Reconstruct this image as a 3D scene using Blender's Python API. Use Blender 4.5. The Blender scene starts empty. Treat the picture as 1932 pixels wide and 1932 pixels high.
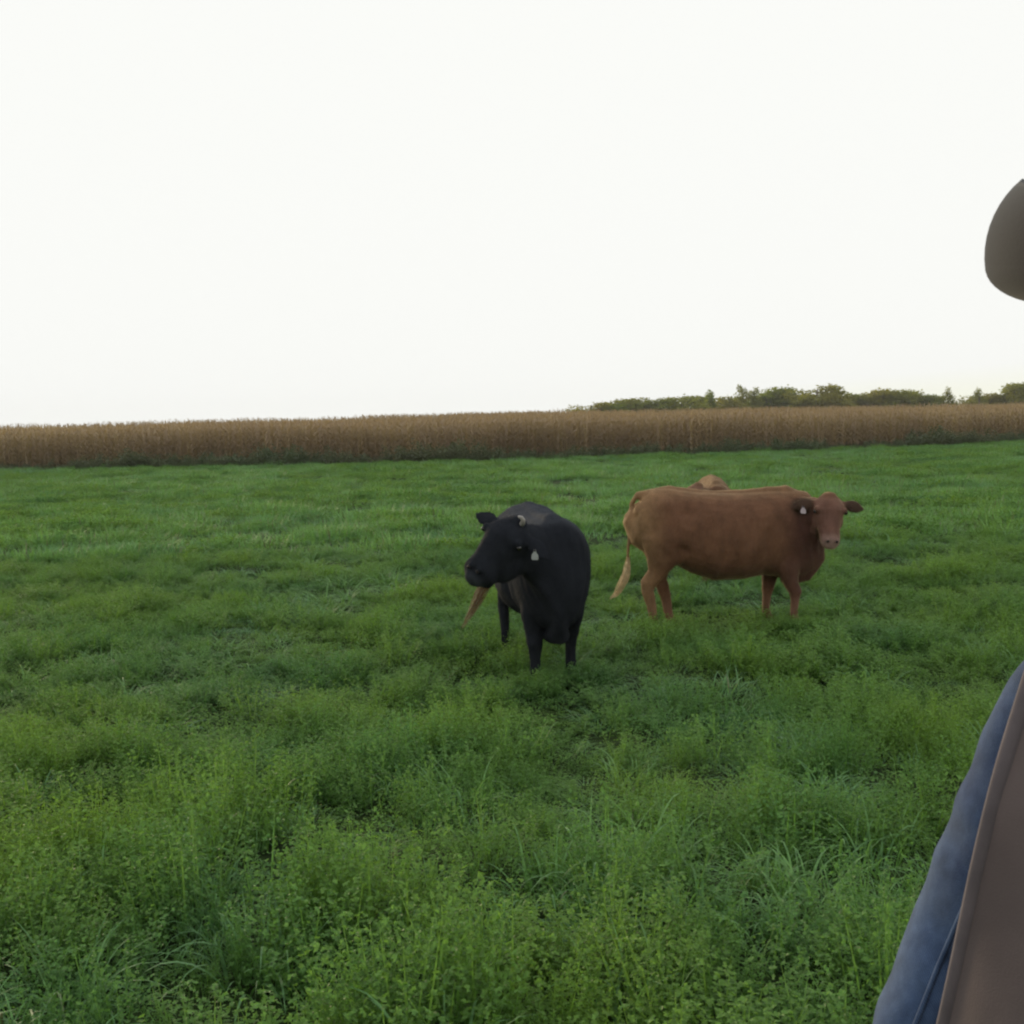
import bpy, bmesh, math, random
import numpy as np
from mathutils import Vector, Matrix, Euler, noise

S = bpy.context.scene
C = S.collection
R = math.radians

# ------------------------------------------------------------------ camera, light, exposure
CAM_H = 1.60
cam_d = bpy.data.cameras.new('camera')
cam_d.sensor_width = 36.0
cam_d.lens = 36.0 * 2071.0 / 1932.0
cam_d.clip_start = 0.05
cam_d.clip_end = 6000
cam = bpy.data.objects.new('camera', cam_d)
C.objects.link(cam)
CM = Matrix.Rotation(R(90 - 4.3), 4, 'X') @ Matrix.Rotation(R(-1.40), 4, 'Z')
cam.matrix_world = Matrix.Translation((0, 0, CAM_H)) @ CM
cam_d.dof.use_dof = True
cam_d.dof.focus_distance = 8.5
cam_d.dof.aperture_fstop = 40.0
S.camera = cam

w = bpy.data.worlds.new('World')
S.world = w
w.use_nodes = True
nt = w.node_tree
sky = nt.nodes.new('ShaderNodeTexSky')
sky.sky_type = 'NISHITA'
sky.sun_disc = False
SUN_EL, SUN_AZ = 6.0, -32.0            # low sun beyond the field, left of the view axis (azimuth from +Y, clockwise)
sky.sun_elevation = R(SUN_EL)
sky.sun_rotation = R(SUN_AZ)
sky.altitude = 300
sky.air_density = 0.8
sky.dust_density = 3.5
sky.ozone_density = 0.6
bg = nt.nodes['Background']
bg.inputs['Strength'].default_value = 0.15
veil = nt.nodes.new('ShaderNodeMix')           # thin even overcast in front of the clear sky
veil.data_type = 'RGBA'
veil.inputs[0].default_value = 0.54
veil.inputs[7].default_value = (3.7, 3.78, 3.78, 1)
nt.links.new(sky.outputs[0], veil.inputs[6])
cap = nt.nodes.new('ShaderNodeMix')            # the cloud veil is evenly bright all over
cap.data_type = 'RGBA'; cap.blend_type = 'DARKEN'
cap.inputs[0].default_value = 1.0
cap.inputs[7].default_value = (2.62, 2.64, 2.56, 1)
nt.links.new(veil.outputs[2], cap.inputs[6])
nt.links.new(cap.outputs[2], bg.inputs['Color'])

sl = bpy.data.lights.new('sun', 'SUN')
sl.energy = 1.1
sl.angle = R(14)
sl.color = (1.0, 0.80, 0.52)
so = bpy.data.objects.new('sun', sl)
C.objects.link(so)
sd = Vector((math.sin(R(SUN_AZ)) * math.cos(R(SUN_EL)), math.cos(R(SUN_AZ)) * math.cos(R(SUN_EL)), math.sin(R(SUN_EL))))
so.rotation_euler = sd.to_track_quat('Z', 'Y').to_euler()
so.location = (0, 0, 30)

S.view_settings.view_transform = 'Standard'
S.view_settings.look = 'None'
S.view_settings.gamma = 1
S.view_settings.exposure = 1.3
S.render.engine = 'CYCLES'
S.cycles.filter_width = 2.2
S.render.resolution_x = S.render.resolution_y = 1024


def eye(px):                                 # photo row of the eye level at photo column px (1932 wide)
    return 966 - 2071 * math.tan(R(4.3)) - (px - 966) * math.tan(R(1.40))


def P(px, py, depth):                        # world point seen at photo pixel px, py at camera depth
    d = Vector(((px - 966) / 2071.0, -(py - 966) / 2071.0, -1.0)) * depth
    return Vector((0, 0, CAM_H)) + (CM.to_3x3() @ d)


# ------------------------------------------------------------------ helpers
def ss(a, b, x):
    t = min(1.0, max(0.0, (x - a) / (b - a)))
    return t * t * (3 - 2 * t)


def edge_y(x):                               # line where the pasture meets the corn
    xs = [-300, -60, -28, 0, 12, 36, 70, 300]
    ys = [90, 66, 61.5, 58.5, 60, 74, 88, 150]
    return float(np.interp(x, xs, ys))


def ground(x, y):
    e = edge_y(x)
    h = -0.28 * ss(1.5, 7.0, y) + 0.24 * ss(24, e, y)
    h += 1.25 * ss(e + 2, e + 70, y)
    if y < 90 and abs(x) < 90:
        a = 1.0 if y > 2.2 else 0.3
        h += a * 0.045 * noise.noise(Vector((x * 0.55, y * 0.55, 3.1))) + a * 0.05 * noise.noise(Vector((x * 1.5, y * 1.5, 6.1)))
        h += 0.07 * noise.noise(Vector((x * 0.13, y * 0.13, 9.7))) * ss(3, 14, y)
    return h


def link(name, me, mat=None, parent=None):
    o = bpy.data.objects.new(name, me)
    C.objects.link(o)
    if mat is not None:
        o.data.materials.append(mat)
    if parent is not None:
        o.parent = parent
    return o


def tag(o, label=None, cat=None, group=None, kind=None):
    if label: o['label'] = label
    if cat: o['category'] = cat
    if group: o['group'] = group
    if kind: o['kind'] = kind
    return o


def empty(name, loc, rz=0):
    o = bpy.data.objects.new(name, None)
    o.empty_display_size = 0.2
    C.objects.link(o)
    o.location = loc
    o.rotation_euler = (0, 0, rz)
    return o


def raw_mesh(name, v, f, smooth=False):
    me = bpy.data.meshes.new(name)
    me.from_pydata([tuple(p) for p in v], [], f)
    if smooth:
        me.polygons.foreach_set('use_smooth', [True] * len(me.polygons))
    me.update()
    return me


def loft(bm, pts, side, seg=18, box=1.0):
    """closed tube of elliptical sections; pts = (x,y,z,a,b): a half width along side, b across it"""
    side = Vector(side)
    n = len(pts)
    cs = [Vector(p[:3]) for p in pts]
    rings = []
    for i, p in enumerate(pts):
        t = (cs[min(i + 1, n - 1)] - cs[max(i - 1, 0)]).normalized()
        s = (side - t * side.dot(t)).normalized()
        u = t.cross(s)
        ring = []
        for k in range(seg):
            ca, sa = math.cos(2 * math.pi * k / seg), math.sin(2 * math.pi * k / seg)
            ca = math.copysign(abs(ca) ** box, ca); sa = math.copysign(abs(sa) ** box, sa)
            ring.append(bm.verts.new(cs[i] + s * (p[3] * ca) + u * (p[4] * sa)))
        rings.append(ring)
    for i in range(n - 1):
        A, B = rings[i], rings[i + 1]
        for k in range(seg):
            bm.faces.new((A[k], A[(k + 1) % seg], B[(k + 1) % seg], B[k]))
    for ring, j, sgn in ((rings[0], 0, -1), (rings[-1], n - 1, 1)):
        t = (cs[min(j + 1, n - 1)] - cs[max(j - 1, 0)]).normalized() * sgn
        r = min(pts[j][3], pts[j][4])
        ring2 = [bm.verts.new(cs[j] + (v.co - cs[j]) * 0.62 + t * r * 0.55) for v in ring]
        tip = bm.verts.new(cs[j] + t * r * 0.8)
        for k in range(seg):
            bm.faces.new((ring[k], ring2[k], ring2[(k + 1) % seg], ring[(k + 1) % seg]) if sgn < 0 else (ring[k], ring[(k + 1) % seg], ring2[(k + 1) % seg], ring2[k]))
            bm.faces.new((ring2[k], tip, ring2[(k + 1) % seg]) if sgn < 0 else (ring2[k], ring2[(k + 1) % seg], tip))


def blob(bm, c, r, rot=None, sub=2):
    m = Matrix.Translation(Vector(c)) @ (rot.to_4x4() if rot is not None else Matrix.Identity(4)) @ Matrix.Diagonal((r[0], r[1], r[2], 1))
    bmesh.ops.create_icosphere(bm, subdivisions=sub, radius=1.0, matrix=m)


def frame(d, s):
    """rotation matrix whose columns are side, across, direction"""
    d = Vector(d).normalized()
    s = (Vector(s) - d * Vector(s).dot(d)).normalized()
    u = d.cross(s)
    return Matrix((s, u, d)).transposed()


def remeshed(bm, name, voxel, smooth_it=5, smooth_f=0.5):
    """one continuous surface out of overlapping lofts"""
    bmesh.ops.recalc_face_normals(bm, faces=bm.faces)
    me = bpy.data.meshes.new(name + '_raw')
    bm.to_mesh(me); bm.free()
    o = bpy.data.objects.new(name + '_raw', me)
    C.objects.link(o)
    m = o.modifiers.new('r', 'REMESH'); m.mode = 'VOXEL'; m.voxel_size = voxel; m.adaptivity = 0
    if smooth_it:
        s = o.modifiers.new('s', 'SMOOTH'); s.factor = smooth_f; s.iterations = smooth_it
    dg = bpy.context.evaluated_depsgraph_get()
    out = bpy.data.meshes.new_from_object(o.evaluated_get(dg))
    out.name = name
    bpy.data.objects.remove(o); bpy.data.meshes.remove(me)
    out.polygons.foreach_set('use_smooth', [True] * len(out.polygons))
    return out


def relax(me, weight, it=20, lam=0.6):
    """even out a surface where weight(co) > 0"""
    n = len(me.vertices)
    co = np.empty(n * 3); me.vertices.foreach_get('co', co); co = co.reshape(-1, 3)
    ed = np.empty(len(me.edges) * 2, dtype=np.int64); me.edges.foreach_get('vertices', ed); ed = ed.reshape(-1, 2)
    deg = np.bincount(ed.ravel(), minlength=n).astype(float)[:, None]
    wgt = np.array([weight(Vector(c)) for c in co])[:, None]
    for _ in range(it):
        acc = np.zeros_like(co)
        for k in range(3):
            acc[:, k] = np.bincount(ed[:, 0], co[ed[:, 1], k], n) + np.bincount(ed[:, 1], co[ed[:, 0], k], n)
        co += (acc / deg - co) * lam * wgt
    me.vertices.foreach_set('co', co.ravel())
    me.update()


def displace(me, fn):
    me.update()
    n = len(me.vertices)
    co = np.empty(n * 3); me.vertices.foreach_get('co', co); co = co.reshape(-1, 3)
    no = np.empty(n * 3); me.vertices.foreach_get('normal', no); no = no.reshape(-1, 3)
    out = co.copy()
    for i in range(n):
        out[i] += no[i] * fn(Vector(co[i]), no[i])
    me.vertices.foreach_set('co', out.ravel())
    me.update()


def paint(me, fn):
    """coat colour per vertex (markings with some shade and sheen painted in, linear colour)"""
    at = me.color_attributes.new('coat', 'FLOAT_COLOR', 'POINT')
    n = len(me.vertices)
    co = np.empty(n * 3); me.vertices.foreach_get('co', co); co = co.reshape(-1, 3)
    cols = np.ones((n, 4))
    for i in range(n):
        cols[i, :3] = fn(Vector(co[i]))
    at.data.foreach_set('color', cols.ravel())


# ------------------------------------------------------------------ materials
def new_mat(name):
    m = bpy.data.materials.new(name)
    m.use_nodes = True
    nt = m.node_tree
    return m, nt, nt.nodes['Principled BSDF'], nt.nodes['Material Output']


def N(nt, typ, **kw):
    n = nt.nodes.new(typ)
    for k, v in kw.items():
        if k in n.inputs: n.inputs[k].default_value = v
        else: setattr(n, k, v)
    return n


def ramp(nt, fac, stops):
    r = nt.nodes.new('ShaderNodeValToRGB')
    els = r.color_ramp.elements
    while len(els) < len(stops): els.new(0.5)
    for e, (p, c) in zip(els, stops):
        e.position = p; e.color = (*c, 1)
    nt.links.new(fac, r.inputs[0])
    return r.outputs[0]


def mixc(nt, fac, a, b, mode='MIX'):
    m = nt.nodes.new('ShaderNodeMix'); m.data_type = 'RGBA'; m.blend_type = mode
    for sock, val in ((m.inputs[0], fac), (m.inputs[6], a), (m.inputs[7], b)):
        if hasattr(val, 'is_output'): nt.links.new(val, sock)
        elif isinstance(val, (int, float)): sock.default_value = val
        else: sock.default_value = (*val, 1)
    return m.outputs[2]


def pos_noise(nt, scale, detail=2.0, off=(0, 0, 0), flat=True):
    g = nt.nodes.new('ShaderNodeNewGeometry')
    mp = N(nt, 'ShaderNodeMapping')
    mp.inputs['Location'].default_value = off
    if flat: mp.inputs['Scale'].default_value = (1, 1, 0)
    nt.links.new(g.outputs['Position'], mp.inputs[0])
    no = N(nt, 'ShaderNodeTexNoise', Scale=scale, Detail=detail)
    nt.links.new(mp.outputs[0], no.inputs['Vector'])
    return no.outputs['Fac']


def leaf_mat(name, ca, cb, cc, trans=0.35, scale=0.5, rough=0.55, spec=0.3, jit=0.25):
    """foliage: patches over the ground blend ca -> cb, single plants drift to cc"""
    m, nt, p, out = new_mat(name)
    n1 = pos_noise(nt, scale, 3)
    base = ramp(nt, n1, [(0.36, ca), (0.64, cb)])
    oi = nt.nodes.new('ShaderNodeObjectInfo')
    f = N(nt, 'ShaderNodeMath', operation='MULTIPLY'); f.inputs[1].default_value = jit * 1.6
    nt.links.new(oi.outputs['Random'], f.inputs[0])
    base = mixc(nt, f.outputs[0], base, cc)
    n2 = pos_noise(nt, 40.0, 1, flat=False)
    base = mixc(nt, 1.0, base, ramp(nt, n2, [(0.3, (0.65, 0.65, 0.65)), (0.7, (1.25, 1.25, 1.2))]), 'MULTIPLY')
    nt.links.new(base, p.inputs['Base Color'])
    p.inputs['Roughness'].default_value = rough
    p.inputs['Specular IOR Level'].default_value = spec
    tr = nt.nodes.new('ShaderNodeBsdfTranslucent')
    nt.links.new(mixc(nt, 1.0, base, (1.25, 1.25, 0.7), 'MULTIPLY'), tr.inputs['Color'])
    mx = nt.nodes.new('ShaderNodeMixShader'); mx.inputs[0].default_value = trans
    nt.links.new(p.outputs[0], mx.inputs[1]); nt.links.new(tr.outputs[0], mx.inputs[2])
    nt.links.new(mx.outputs[0], out.inputs['Surface'])
    return m


M = {}
M['clover'] = leaf_mat('clover_leaf', (0.108, 0.250, 0.085), (0.168, 0.298, 0.052), (0.20, 0.33, 0.08), 0.45, 0.55)
M['blade'] = leaf_mat('grass_blade', (0.120, 0.275, 0.115), (0.160, 0.320, 0.080), (0.21, 0.36, 0.15), 0.38, 0.30, rough=0.5, spec=0.35)
M['dry'] = leaf_mat('dry_stem', (0.15, 0.17, 0.09), (0.18, 0.19, 0.11), (0.22, 0.22, 0.15), 0.2, 0.5)
M['bloom'] = leaf_mat('pale_bloom', (0.50, 0.50, 0.40), (0.55, 0.52, 0.42), (0.6, 0.6, 0.5), 0.3, 0.5)
M['corn'] = leaf_mat('dry_corn', (0.36, 0.258, 0.165), (0.42, 0.315, 0.195), (0.30, 0.215, 0.145), 0.30, 0.035, rough=0.7, spec=0.15, jit=0.6)
M['weed'] = leaf_mat('edge_weed', (0.085, 0.125, 0.065), (0.115, 0.135, 0.075), (0.14, 0.13, 0.08), 0.3, 0.12)
M['tree_leaf'] = leaf_mat('tree_leaf', (0.15, 0.205, 0.038), (0.215, 0.225, 0.042), (0.28, 0.24, 0.06), 0.6, 0.03, rough=0.6, spec=0.2, jit=0.5)

m, nt, p, out = new_mat('bark'); M['bark'] = m
nt.links.new(ramp(nt, pos_noise(nt, 3.0, 4, flat=False), [(0.3, (0.09, 0.065, 0.045)), (0.7, (0.16, 0.13, 0.10))]), p.inputs['Base Color'])
p.inputs['Roughness'].default_value = 0.9

m, nt, p, out = new_mat('field_soil'); M['soil'] = m
c1 = ramp(nt, pos_noise(nt, 0.5, 5), [(0.35, (0.030, 0.055, 0.018)), (0.65, (0.045, 0.075, 0.022))])
c2 = ramp(nt, pos_noise(nt, 8.0, 4), [(0.4, (0.6, 0.55, 0.5)), (0.65, (1.2, 1.15, 1.0))])
nt.links.new(mixc(nt, 1.0, c1, c2, 'MULTIPLY'), p.inputs['Base Color'])
p.inputs['Roughness'].default_value = 0.95
p.inputs['Specular IOR Level'].default_value = 0.1
_b = nt.nodes.new('ShaderNodeBump'); _b.inputs['Strength'].default_value = 1.0; _b.inputs['Distance'].default_value = 0.04
nt.links.new(pos_noise(nt, 28.0, 8, flat=False), _b.inputs['Height']); nt.links.new(_b.outputs[0], p.inputs['Normal'])


def coat_mat(name, sheen=0.5, tint=(0.9, 0.75, 0.6), rough=0.6, spec=0.25, nscale=9.0, amp=0.25):
    m, nt, p, out = new_mat(name)
    at = nt.nodes.new('ShaderNodeVertexColor'); at.layer_name = 'coat'
    tc = nt.nodes.new('ShaderNodeTexCoord')
    mp = nt.nodes.new('ShaderNodeMapping'); mp.inputs['Scale'].default_value = (1, 1.0, 0.55)
    nt.links.new(tc.outputs['Object'], mp.inputs[0])
    no = N(nt, 'ShaderNodeTexNoise', Scale=nscale, Detail=6.0, Roughness=0.65)
    nt.links.new(mp.outputs[0], no.inputs['Vector'])
    f = ramp(nt, no.outputs['Fac'], [(0.3, (1 - amp,) * 3), (0.7, (1 + amp,) * 3)])
    nt.links.new(mixc(nt, 1.0, at.outputs['Color'], f, 'MULTIPLY'), p.inputs['Base Color'])
    p.inputs['Roughness'].default_value = rough
    p.inputs['Specular IOR Level'].default_value = spec
    p.inputs['Sheen Weight'].default_value = sheen
    p.inputs['Sheen Roughness'].default_value = 0.35
    p.inputs['Sheen Tint'].default_value = (*tint, 1)
    n2 = N(nt, 'ShaderNodeTexNoise', Scale=90.0, Detail=3.0)
    mp2 = nt.nodes.new('ShaderNodeMapping'); mp2.inputs['Scale'].default_value = (1, 1.0, 0.25)
    nt.links.new(tc.outputs['Object'], mp2.inputs[0]); nt.links.new(mp2.outputs[0], n2.inputs['Vector'])
    b = nt.nodes.new('ShaderNodeBump'); b.inputs['Strength'].default_value = 0.5; b.inputs['Distance'].default_value = 0.006
    nt.links.new(n2.outputs['Fac'], b.inputs['Height']); nt.links.new(b.outputs[0], p.inputs['Normal'])
    return m


M['brown_coat'] = coat_mat('brown_coat', 0.45, (1.0, 0.75, 0.40), 0.75, 0.15)
M['black_coat'] = coat_mat('black_coat', 0.0, (0.65, 0.75, 0.95), 0.9, 0.05, amp=0.2)


def plain(name, col, rough=0.6, spec=0.4, var=0.15, nscale=20.0, bump=0.0, sheen=0.0, bscale=400.0, bdist=0.001):
    m, nt, p, out = new_mat(name)
    tc = nt.nodes.new('ShaderNodeTexCoord')
    no = N(nt, 'ShaderNodeTexNoise', Scale=nscale, Detail=5.0)
    nt.links.new(tc.outputs['Object'], no.inputs['Vector'])
    nt.links.new(ramp(nt, no.outputs['Fac'], [(0.3, tuple(c * (1 - var) for c in col)), (0.7, tuple(c * (1 + var) for c in col))]), p.inputs['Base Color'])
    p.inputs['Roughness'].default_value = rough
    p.inputs['Specular IOR Level'].default_value = spec
    p.inputs['Sheen Weight'].default_value = sheen
    if bump:
        n2 = N(nt, 'ShaderNodeTexNoise', Scale=bscale, Detail=3.0)
        nt.links.new(tc.outputs['Object'], n2.inputs['Vector'])
        b = nt.nodes.new('ShaderNodeBump'); b.inputs['Strength'].default_value = bump; b.inputs['Distance'].default_value = bdist
        nt.links.new(n2.outputs['Fac'], b.inputs['Height']); nt.links.new(b.outputs[0], p.inputs['Normal'])
    return m


M['hoof'] = plain('hoof_horn', (0.05, 0.04, 0.035), 0.5)
M['eye'] = plain('cow_eye', (0.012, 0.008, 0.006), 0.12, 0.6, 0.0)
M['nostril'] = plain('nostril', (0.02, 0.014, 0.013), 0.5, 0.3, 0.0)
M['tag'] = plain('ear_tag_plastic', (0.34, 0.27, 0.27), 0.45, 0.4, 0.08)
M['tag_pale'] = plain('ear_tag_pale', (0.30, 0.31, 0.29), 0.45, 0.4, 0.08)
M['horn'] = plain('horn', (0.28, 0.25, 0.22), 0.45, 0.5, 0.2)
M['pale_hair'] = plain('pale_tail_hair', (0.62, 0.46, 0.24), 0.55, 0.3, 0.25, 30, sheen=0.5)
M['rust_hair'] = plain('rust_tail_hair', (0.19, 0.105, 0.035), 0.55, 0.3, 0.35, 30, sheen=0.4)

# ------------------------------------------------------------------ ground
def make_ground():
    ys = list(np.arange(-6, 24, 0.3)) + list(np.arange(24, 95, 1.0)) + list(np.arange(95, 180, 4)) + [200, 260, 340, 450, 700, 1100, 1800, 2800]
    ys = [-400, -120, -40, -15] + ys
    xs = list(np.arange(-16, 16.1, 0.3)) + list(np.arange(17, 90, 2.0)) + [100, 120, 150, 200, 300, 500, 900, 1600, 2800]
    xs = [-x for x in xs if x > 16.05][::-1] + xs
    xs = sorted(set(round(float(x), 3) for x in xs))
    v = [(x, y, ground(x, y)) for y in ys for x in xs]
    nx = len(xs)
    f = [(j * nx + i, j * nx + i + 1, (j + 1) * nx + i + 1, (j + 1) * nx + i) for j in range(len(ys) - 1) for i in range(nx - 1)]
    o = link('field_ground', raw_mesh('field_ground', v, f, True), M['soil'])
    tag(o, kind='structure')


make_ground()

# ------------------------------------------------------------------ plant prototypes (only reached through geometry nodes)
def blade_strip(v, f, base, az, length, width, lean, curl, seg=5, twist=0.0):
    """arching grass blade"""
    p = Vector(base); ang = lean
    sx, sy = math.cos(az), math.sin(az)
    side = Vector((-sy, sx, 0))
    i0 = len(v)
    for k in range(seg + 1):
        t = k / seg
        wd = width * (1 - t ** 2.2) * (0.7 + 0.6 * min(1, t * 4)) * 0.5 + 0.0003
        tw = twist * t
        s = side * math.cos(tw) + Vector((0, 0, 1)).lerp(Vector((sx, sy, 0)), 0.5) * math.sin(tw)
        v.append(p - s * wd); v.append(p + s * wd)
        st = length / seg
        p = p + Vector((sx * math.sin(ang), sy * math.sin(ang), math.cos(ang))) * st
        ang += curl / seg * (0.5 + t)
    for k in range(seg):
        a = i0 + 2 * k
        f.append((a, a + 1, a + 3, a + 2))


def leaf(v, f, c, d, n, L, W):
    """one folded oval leaflet from c along d"""
    d = d.normalized(); s = d.cross(n).normalized(); n = s.cross(d)
    i = len(v)
    v += [c, c + d * L * 0.5 + s * W * 0.5 + n * W * 0.12, c + d * L + n * (-L * 0.15), c + d * L * 0.5 - s * W * 0.5 + n * W * 0.12]
    f += [(i, i + 1, i + 2), (i, i + 2, i + 3)]


def clover_proto(name, rnd, stems, rad, h, nodes, L, W, bloom=0.0, ml=0.55):
    v, f, mi = [], [], []
    for s in range(stems):
        a = rnd.uniform(0, 6.283); r = rad * math.sqrt(rnd.random())
        b = Vector((r * math.cos(a), r * math.sin(a), 0))
        lean = 0.04 + ml * (r / rad) ** 1.2 * rnd.uniform(.6, 1.2); az = a + rnd.gauss(0, 0.5)
        hh = h * rnd.uniform(0.72, 1.08) * (1 - .22 * (r / rad) ** 2)
        dirv = Vector((math.cos(az) * math.sin(lean), math.sin(az) * math.sin(lean), math.cos(lean)))
        blade_strip(v, f, b, az, hh, 0.004, lean, 0.3, 2)
        for k in range(nodes):
            t = 0.22 + 0.80 * (k + rnd.random()) / nodes
            taper = 1.25 - 0.75 * t
            c = b + dirv * hh * t + Vector((rnd.gauss(0, .012), rnd.gauss(0, .012), 0))
            la = rnd.uniform(0, 6.283)
            out_ = Vector((math.cos(la), math.sin(la), rnd.uniform(-0.1, 0.9))).normalized()
            c2 = c + out_ * L * rnd.uniform(0.4, 1.6) * taper
            nrm = Vector((rnd.gauss(0, .45), rnd.gauss(0, .45), 1)).normalized()
            for q in (-1.0, 0, 1.0):
                dd = Matrix.Rotation(q, 3, nrm) @ out_
                leaf(v, f, c2, dd, nrm, L * rnd.uniform(.8, 1.15) * (.6 + .4 * taper), W)
        if rnd.random() < bloom:
            c = b + dirv * hh * 1.05
            nf = len(f)
            for q in range(5):
                aa = q * 1.2566
                leaf(v, f, c, Vector((math.cos(aa), math.sin(aa), 1.2)), Vector((0, 0, 1)), 0.014, 0.010)
            mi.append((nf, len(f)))
    me = raw_mesh(name, v, f)
    me.materials.append(M['clover']); me.materials.append(M['bloom'])
    for a, b in mi:
        for k in range(a, b): me.polygons[k].material_index = 1
    return me


def grass_proto(name, rnd, n, rad, L, W, curl, seg=5, dry=0.04):
    v, f, di = [], [], []
    for s in range(n):
        a = rnd.uniform(0, 6.283); r = rad * math.sqrt(rnd.random())
        nf = len(f)
        blade_strip(v, f, (r * math.cos(a), r * math.sin(a), 0), a + rnd.gauss(0, 0.7), L * rnd.uniform(0.5, 1.15), W * rnd.uniform(.6, 1.2),
                    rnd.uniform(0.02, 0.55), rnd.uniform(0.3, 1.0) * curl, seg, rnd.gauss(0, 0.8))
        if rnd.random() < dry: di.append((nf, len(f)))
    me = raw_mesh(name, v, f, True)
    me.materials.append(M['blade']); me.materials.append(M['dry'])
    for a, b in di:
        for k in range(a, b): me.polygons[k].material_index = 1
    return me


def corn_proto(name, rnd, n=7, length=1.4):
    v, f = [], []
    for s in range(n):
        x = (s + rnd.uniform(0.2, 0.8)) / n * length - length / 2; y = rnd.gauss(0, 0.05)
        h = rnd.uniform(1.80, 2.30) if rnd.random() > .08 else rnd.uniform(1.1, 1.6)
        lx, ly = rnd.gauss(0, 0.07), rnd.gauss(0, 0.06)
        r = 0.013
        i = len(v)
        for k in range(4):
            t = k / 3
            for q in range(3):
                a = q * 2.094
                rr = r * (1 - 0.6 * t)
                v.append(Vector((x + lx * h * t + rr * math.cos(a), y + ly * h * t + rr * math.sin(a), h * t)))
        for k in range(3):
            for q in range(3):
                a0 = i + k * 3 + q; a1 = i + k * 3 + (q + 1) % 3
                f.append((a0, a1, a1 + 3, a0 + 3))
        az0 = rnd.uniform(0, 3.14)
        for k in range(11):
            t = 0.16 + 0.72 * k / 10
            az = az0 + (k % 2) * 3.1416 + rnd.gauss(0, 0.35)
            blade_strip(v, f, (x + lx * h * t, y + ly * h * t, h * t), az, rnd.uniform(0.45, 0.75), 0.06, rnd.uniform(0.35, 0.8), rnd.uniform(1.6, 2.6), 4, rnd.gauss(0, .9))
        for q in range(4):                       # dry tassel
            blade_strip(v, f, (x + lx * h, y + ly * h, h * 0.97), rnd.uniform(0, 6.28), 0.24, 0.022, rnd.uniform(0, 0.5), 0.6, 2)
        if rnd.random() < 0.8:                   # hanging ear
            az = rnd.uniform(0, 6.28)
            c = Vector((x + math.cos(az) * .05, y + math.sin(az) * .05, rnd.uniform(0.85, 1.1)))
            i = len(v)
            for (zz, rr) in ((0.1, 0.012), (0.03, 0.028), (-0.1, 0.024), (-0.17, 0.008)):
                for q in range(5):
                    v.append(c + Vector((rr * math.cos(q * 1.2566), rr * math.sin(q * 1.2566), zz)))
            for k in range(3):
                for q in range(5):
                    f.append((i + k * 5 + q, i + k * 5 + (q + 1) % 5, i + (k + 1) * 5 + (q + 1) % 5, i + (k + 1) * 5 + q))
    me = raw_mesh(name, v, f, True)
    me.materials.append(M['corn'])
    return me


def weed_proto(name, rnd):
    v, f = [], []
    for s in range(10):
        a = rnd.uniform(0, 6.28); r = rnd.uniform(0, 0.45)
        b = Vector((r * math.cos(a), r * math.sin(a), 0)); hh = rnd.uniform(.35, .8)
        blade_strip(v, f, b, a, hh, 0.012, 0.15, 0.2, 2)
        for k in range(26):
            c = b + Vector((rnd.gauss(0, .07), rnd.gauss(0, .07), hh * rnd.uniform(0.15, 1.05)))
            leaf(v, f, c, Vector((rnd.gauss(0, 1), rnd.gauss(0, 1), rnd.gauss(.2, .5))), Vector((rnd.gauss(0, .5), rnd.gauss(0, .5), 1)), 0.10, 0.05)
    me = raw_mesh(name, v, f); me.materials.append(M['weed'])
    return me


def proto_col(name, meshes):
    col = bpy.data.collections.new(name)       # never linked to the scene: only a source for instances
    for i, me in enumerate(meshes):
        o = bpy.data.objects.new('%s_%02d' % (name, i), me)
        col.objects.link(o)
    return col


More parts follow.
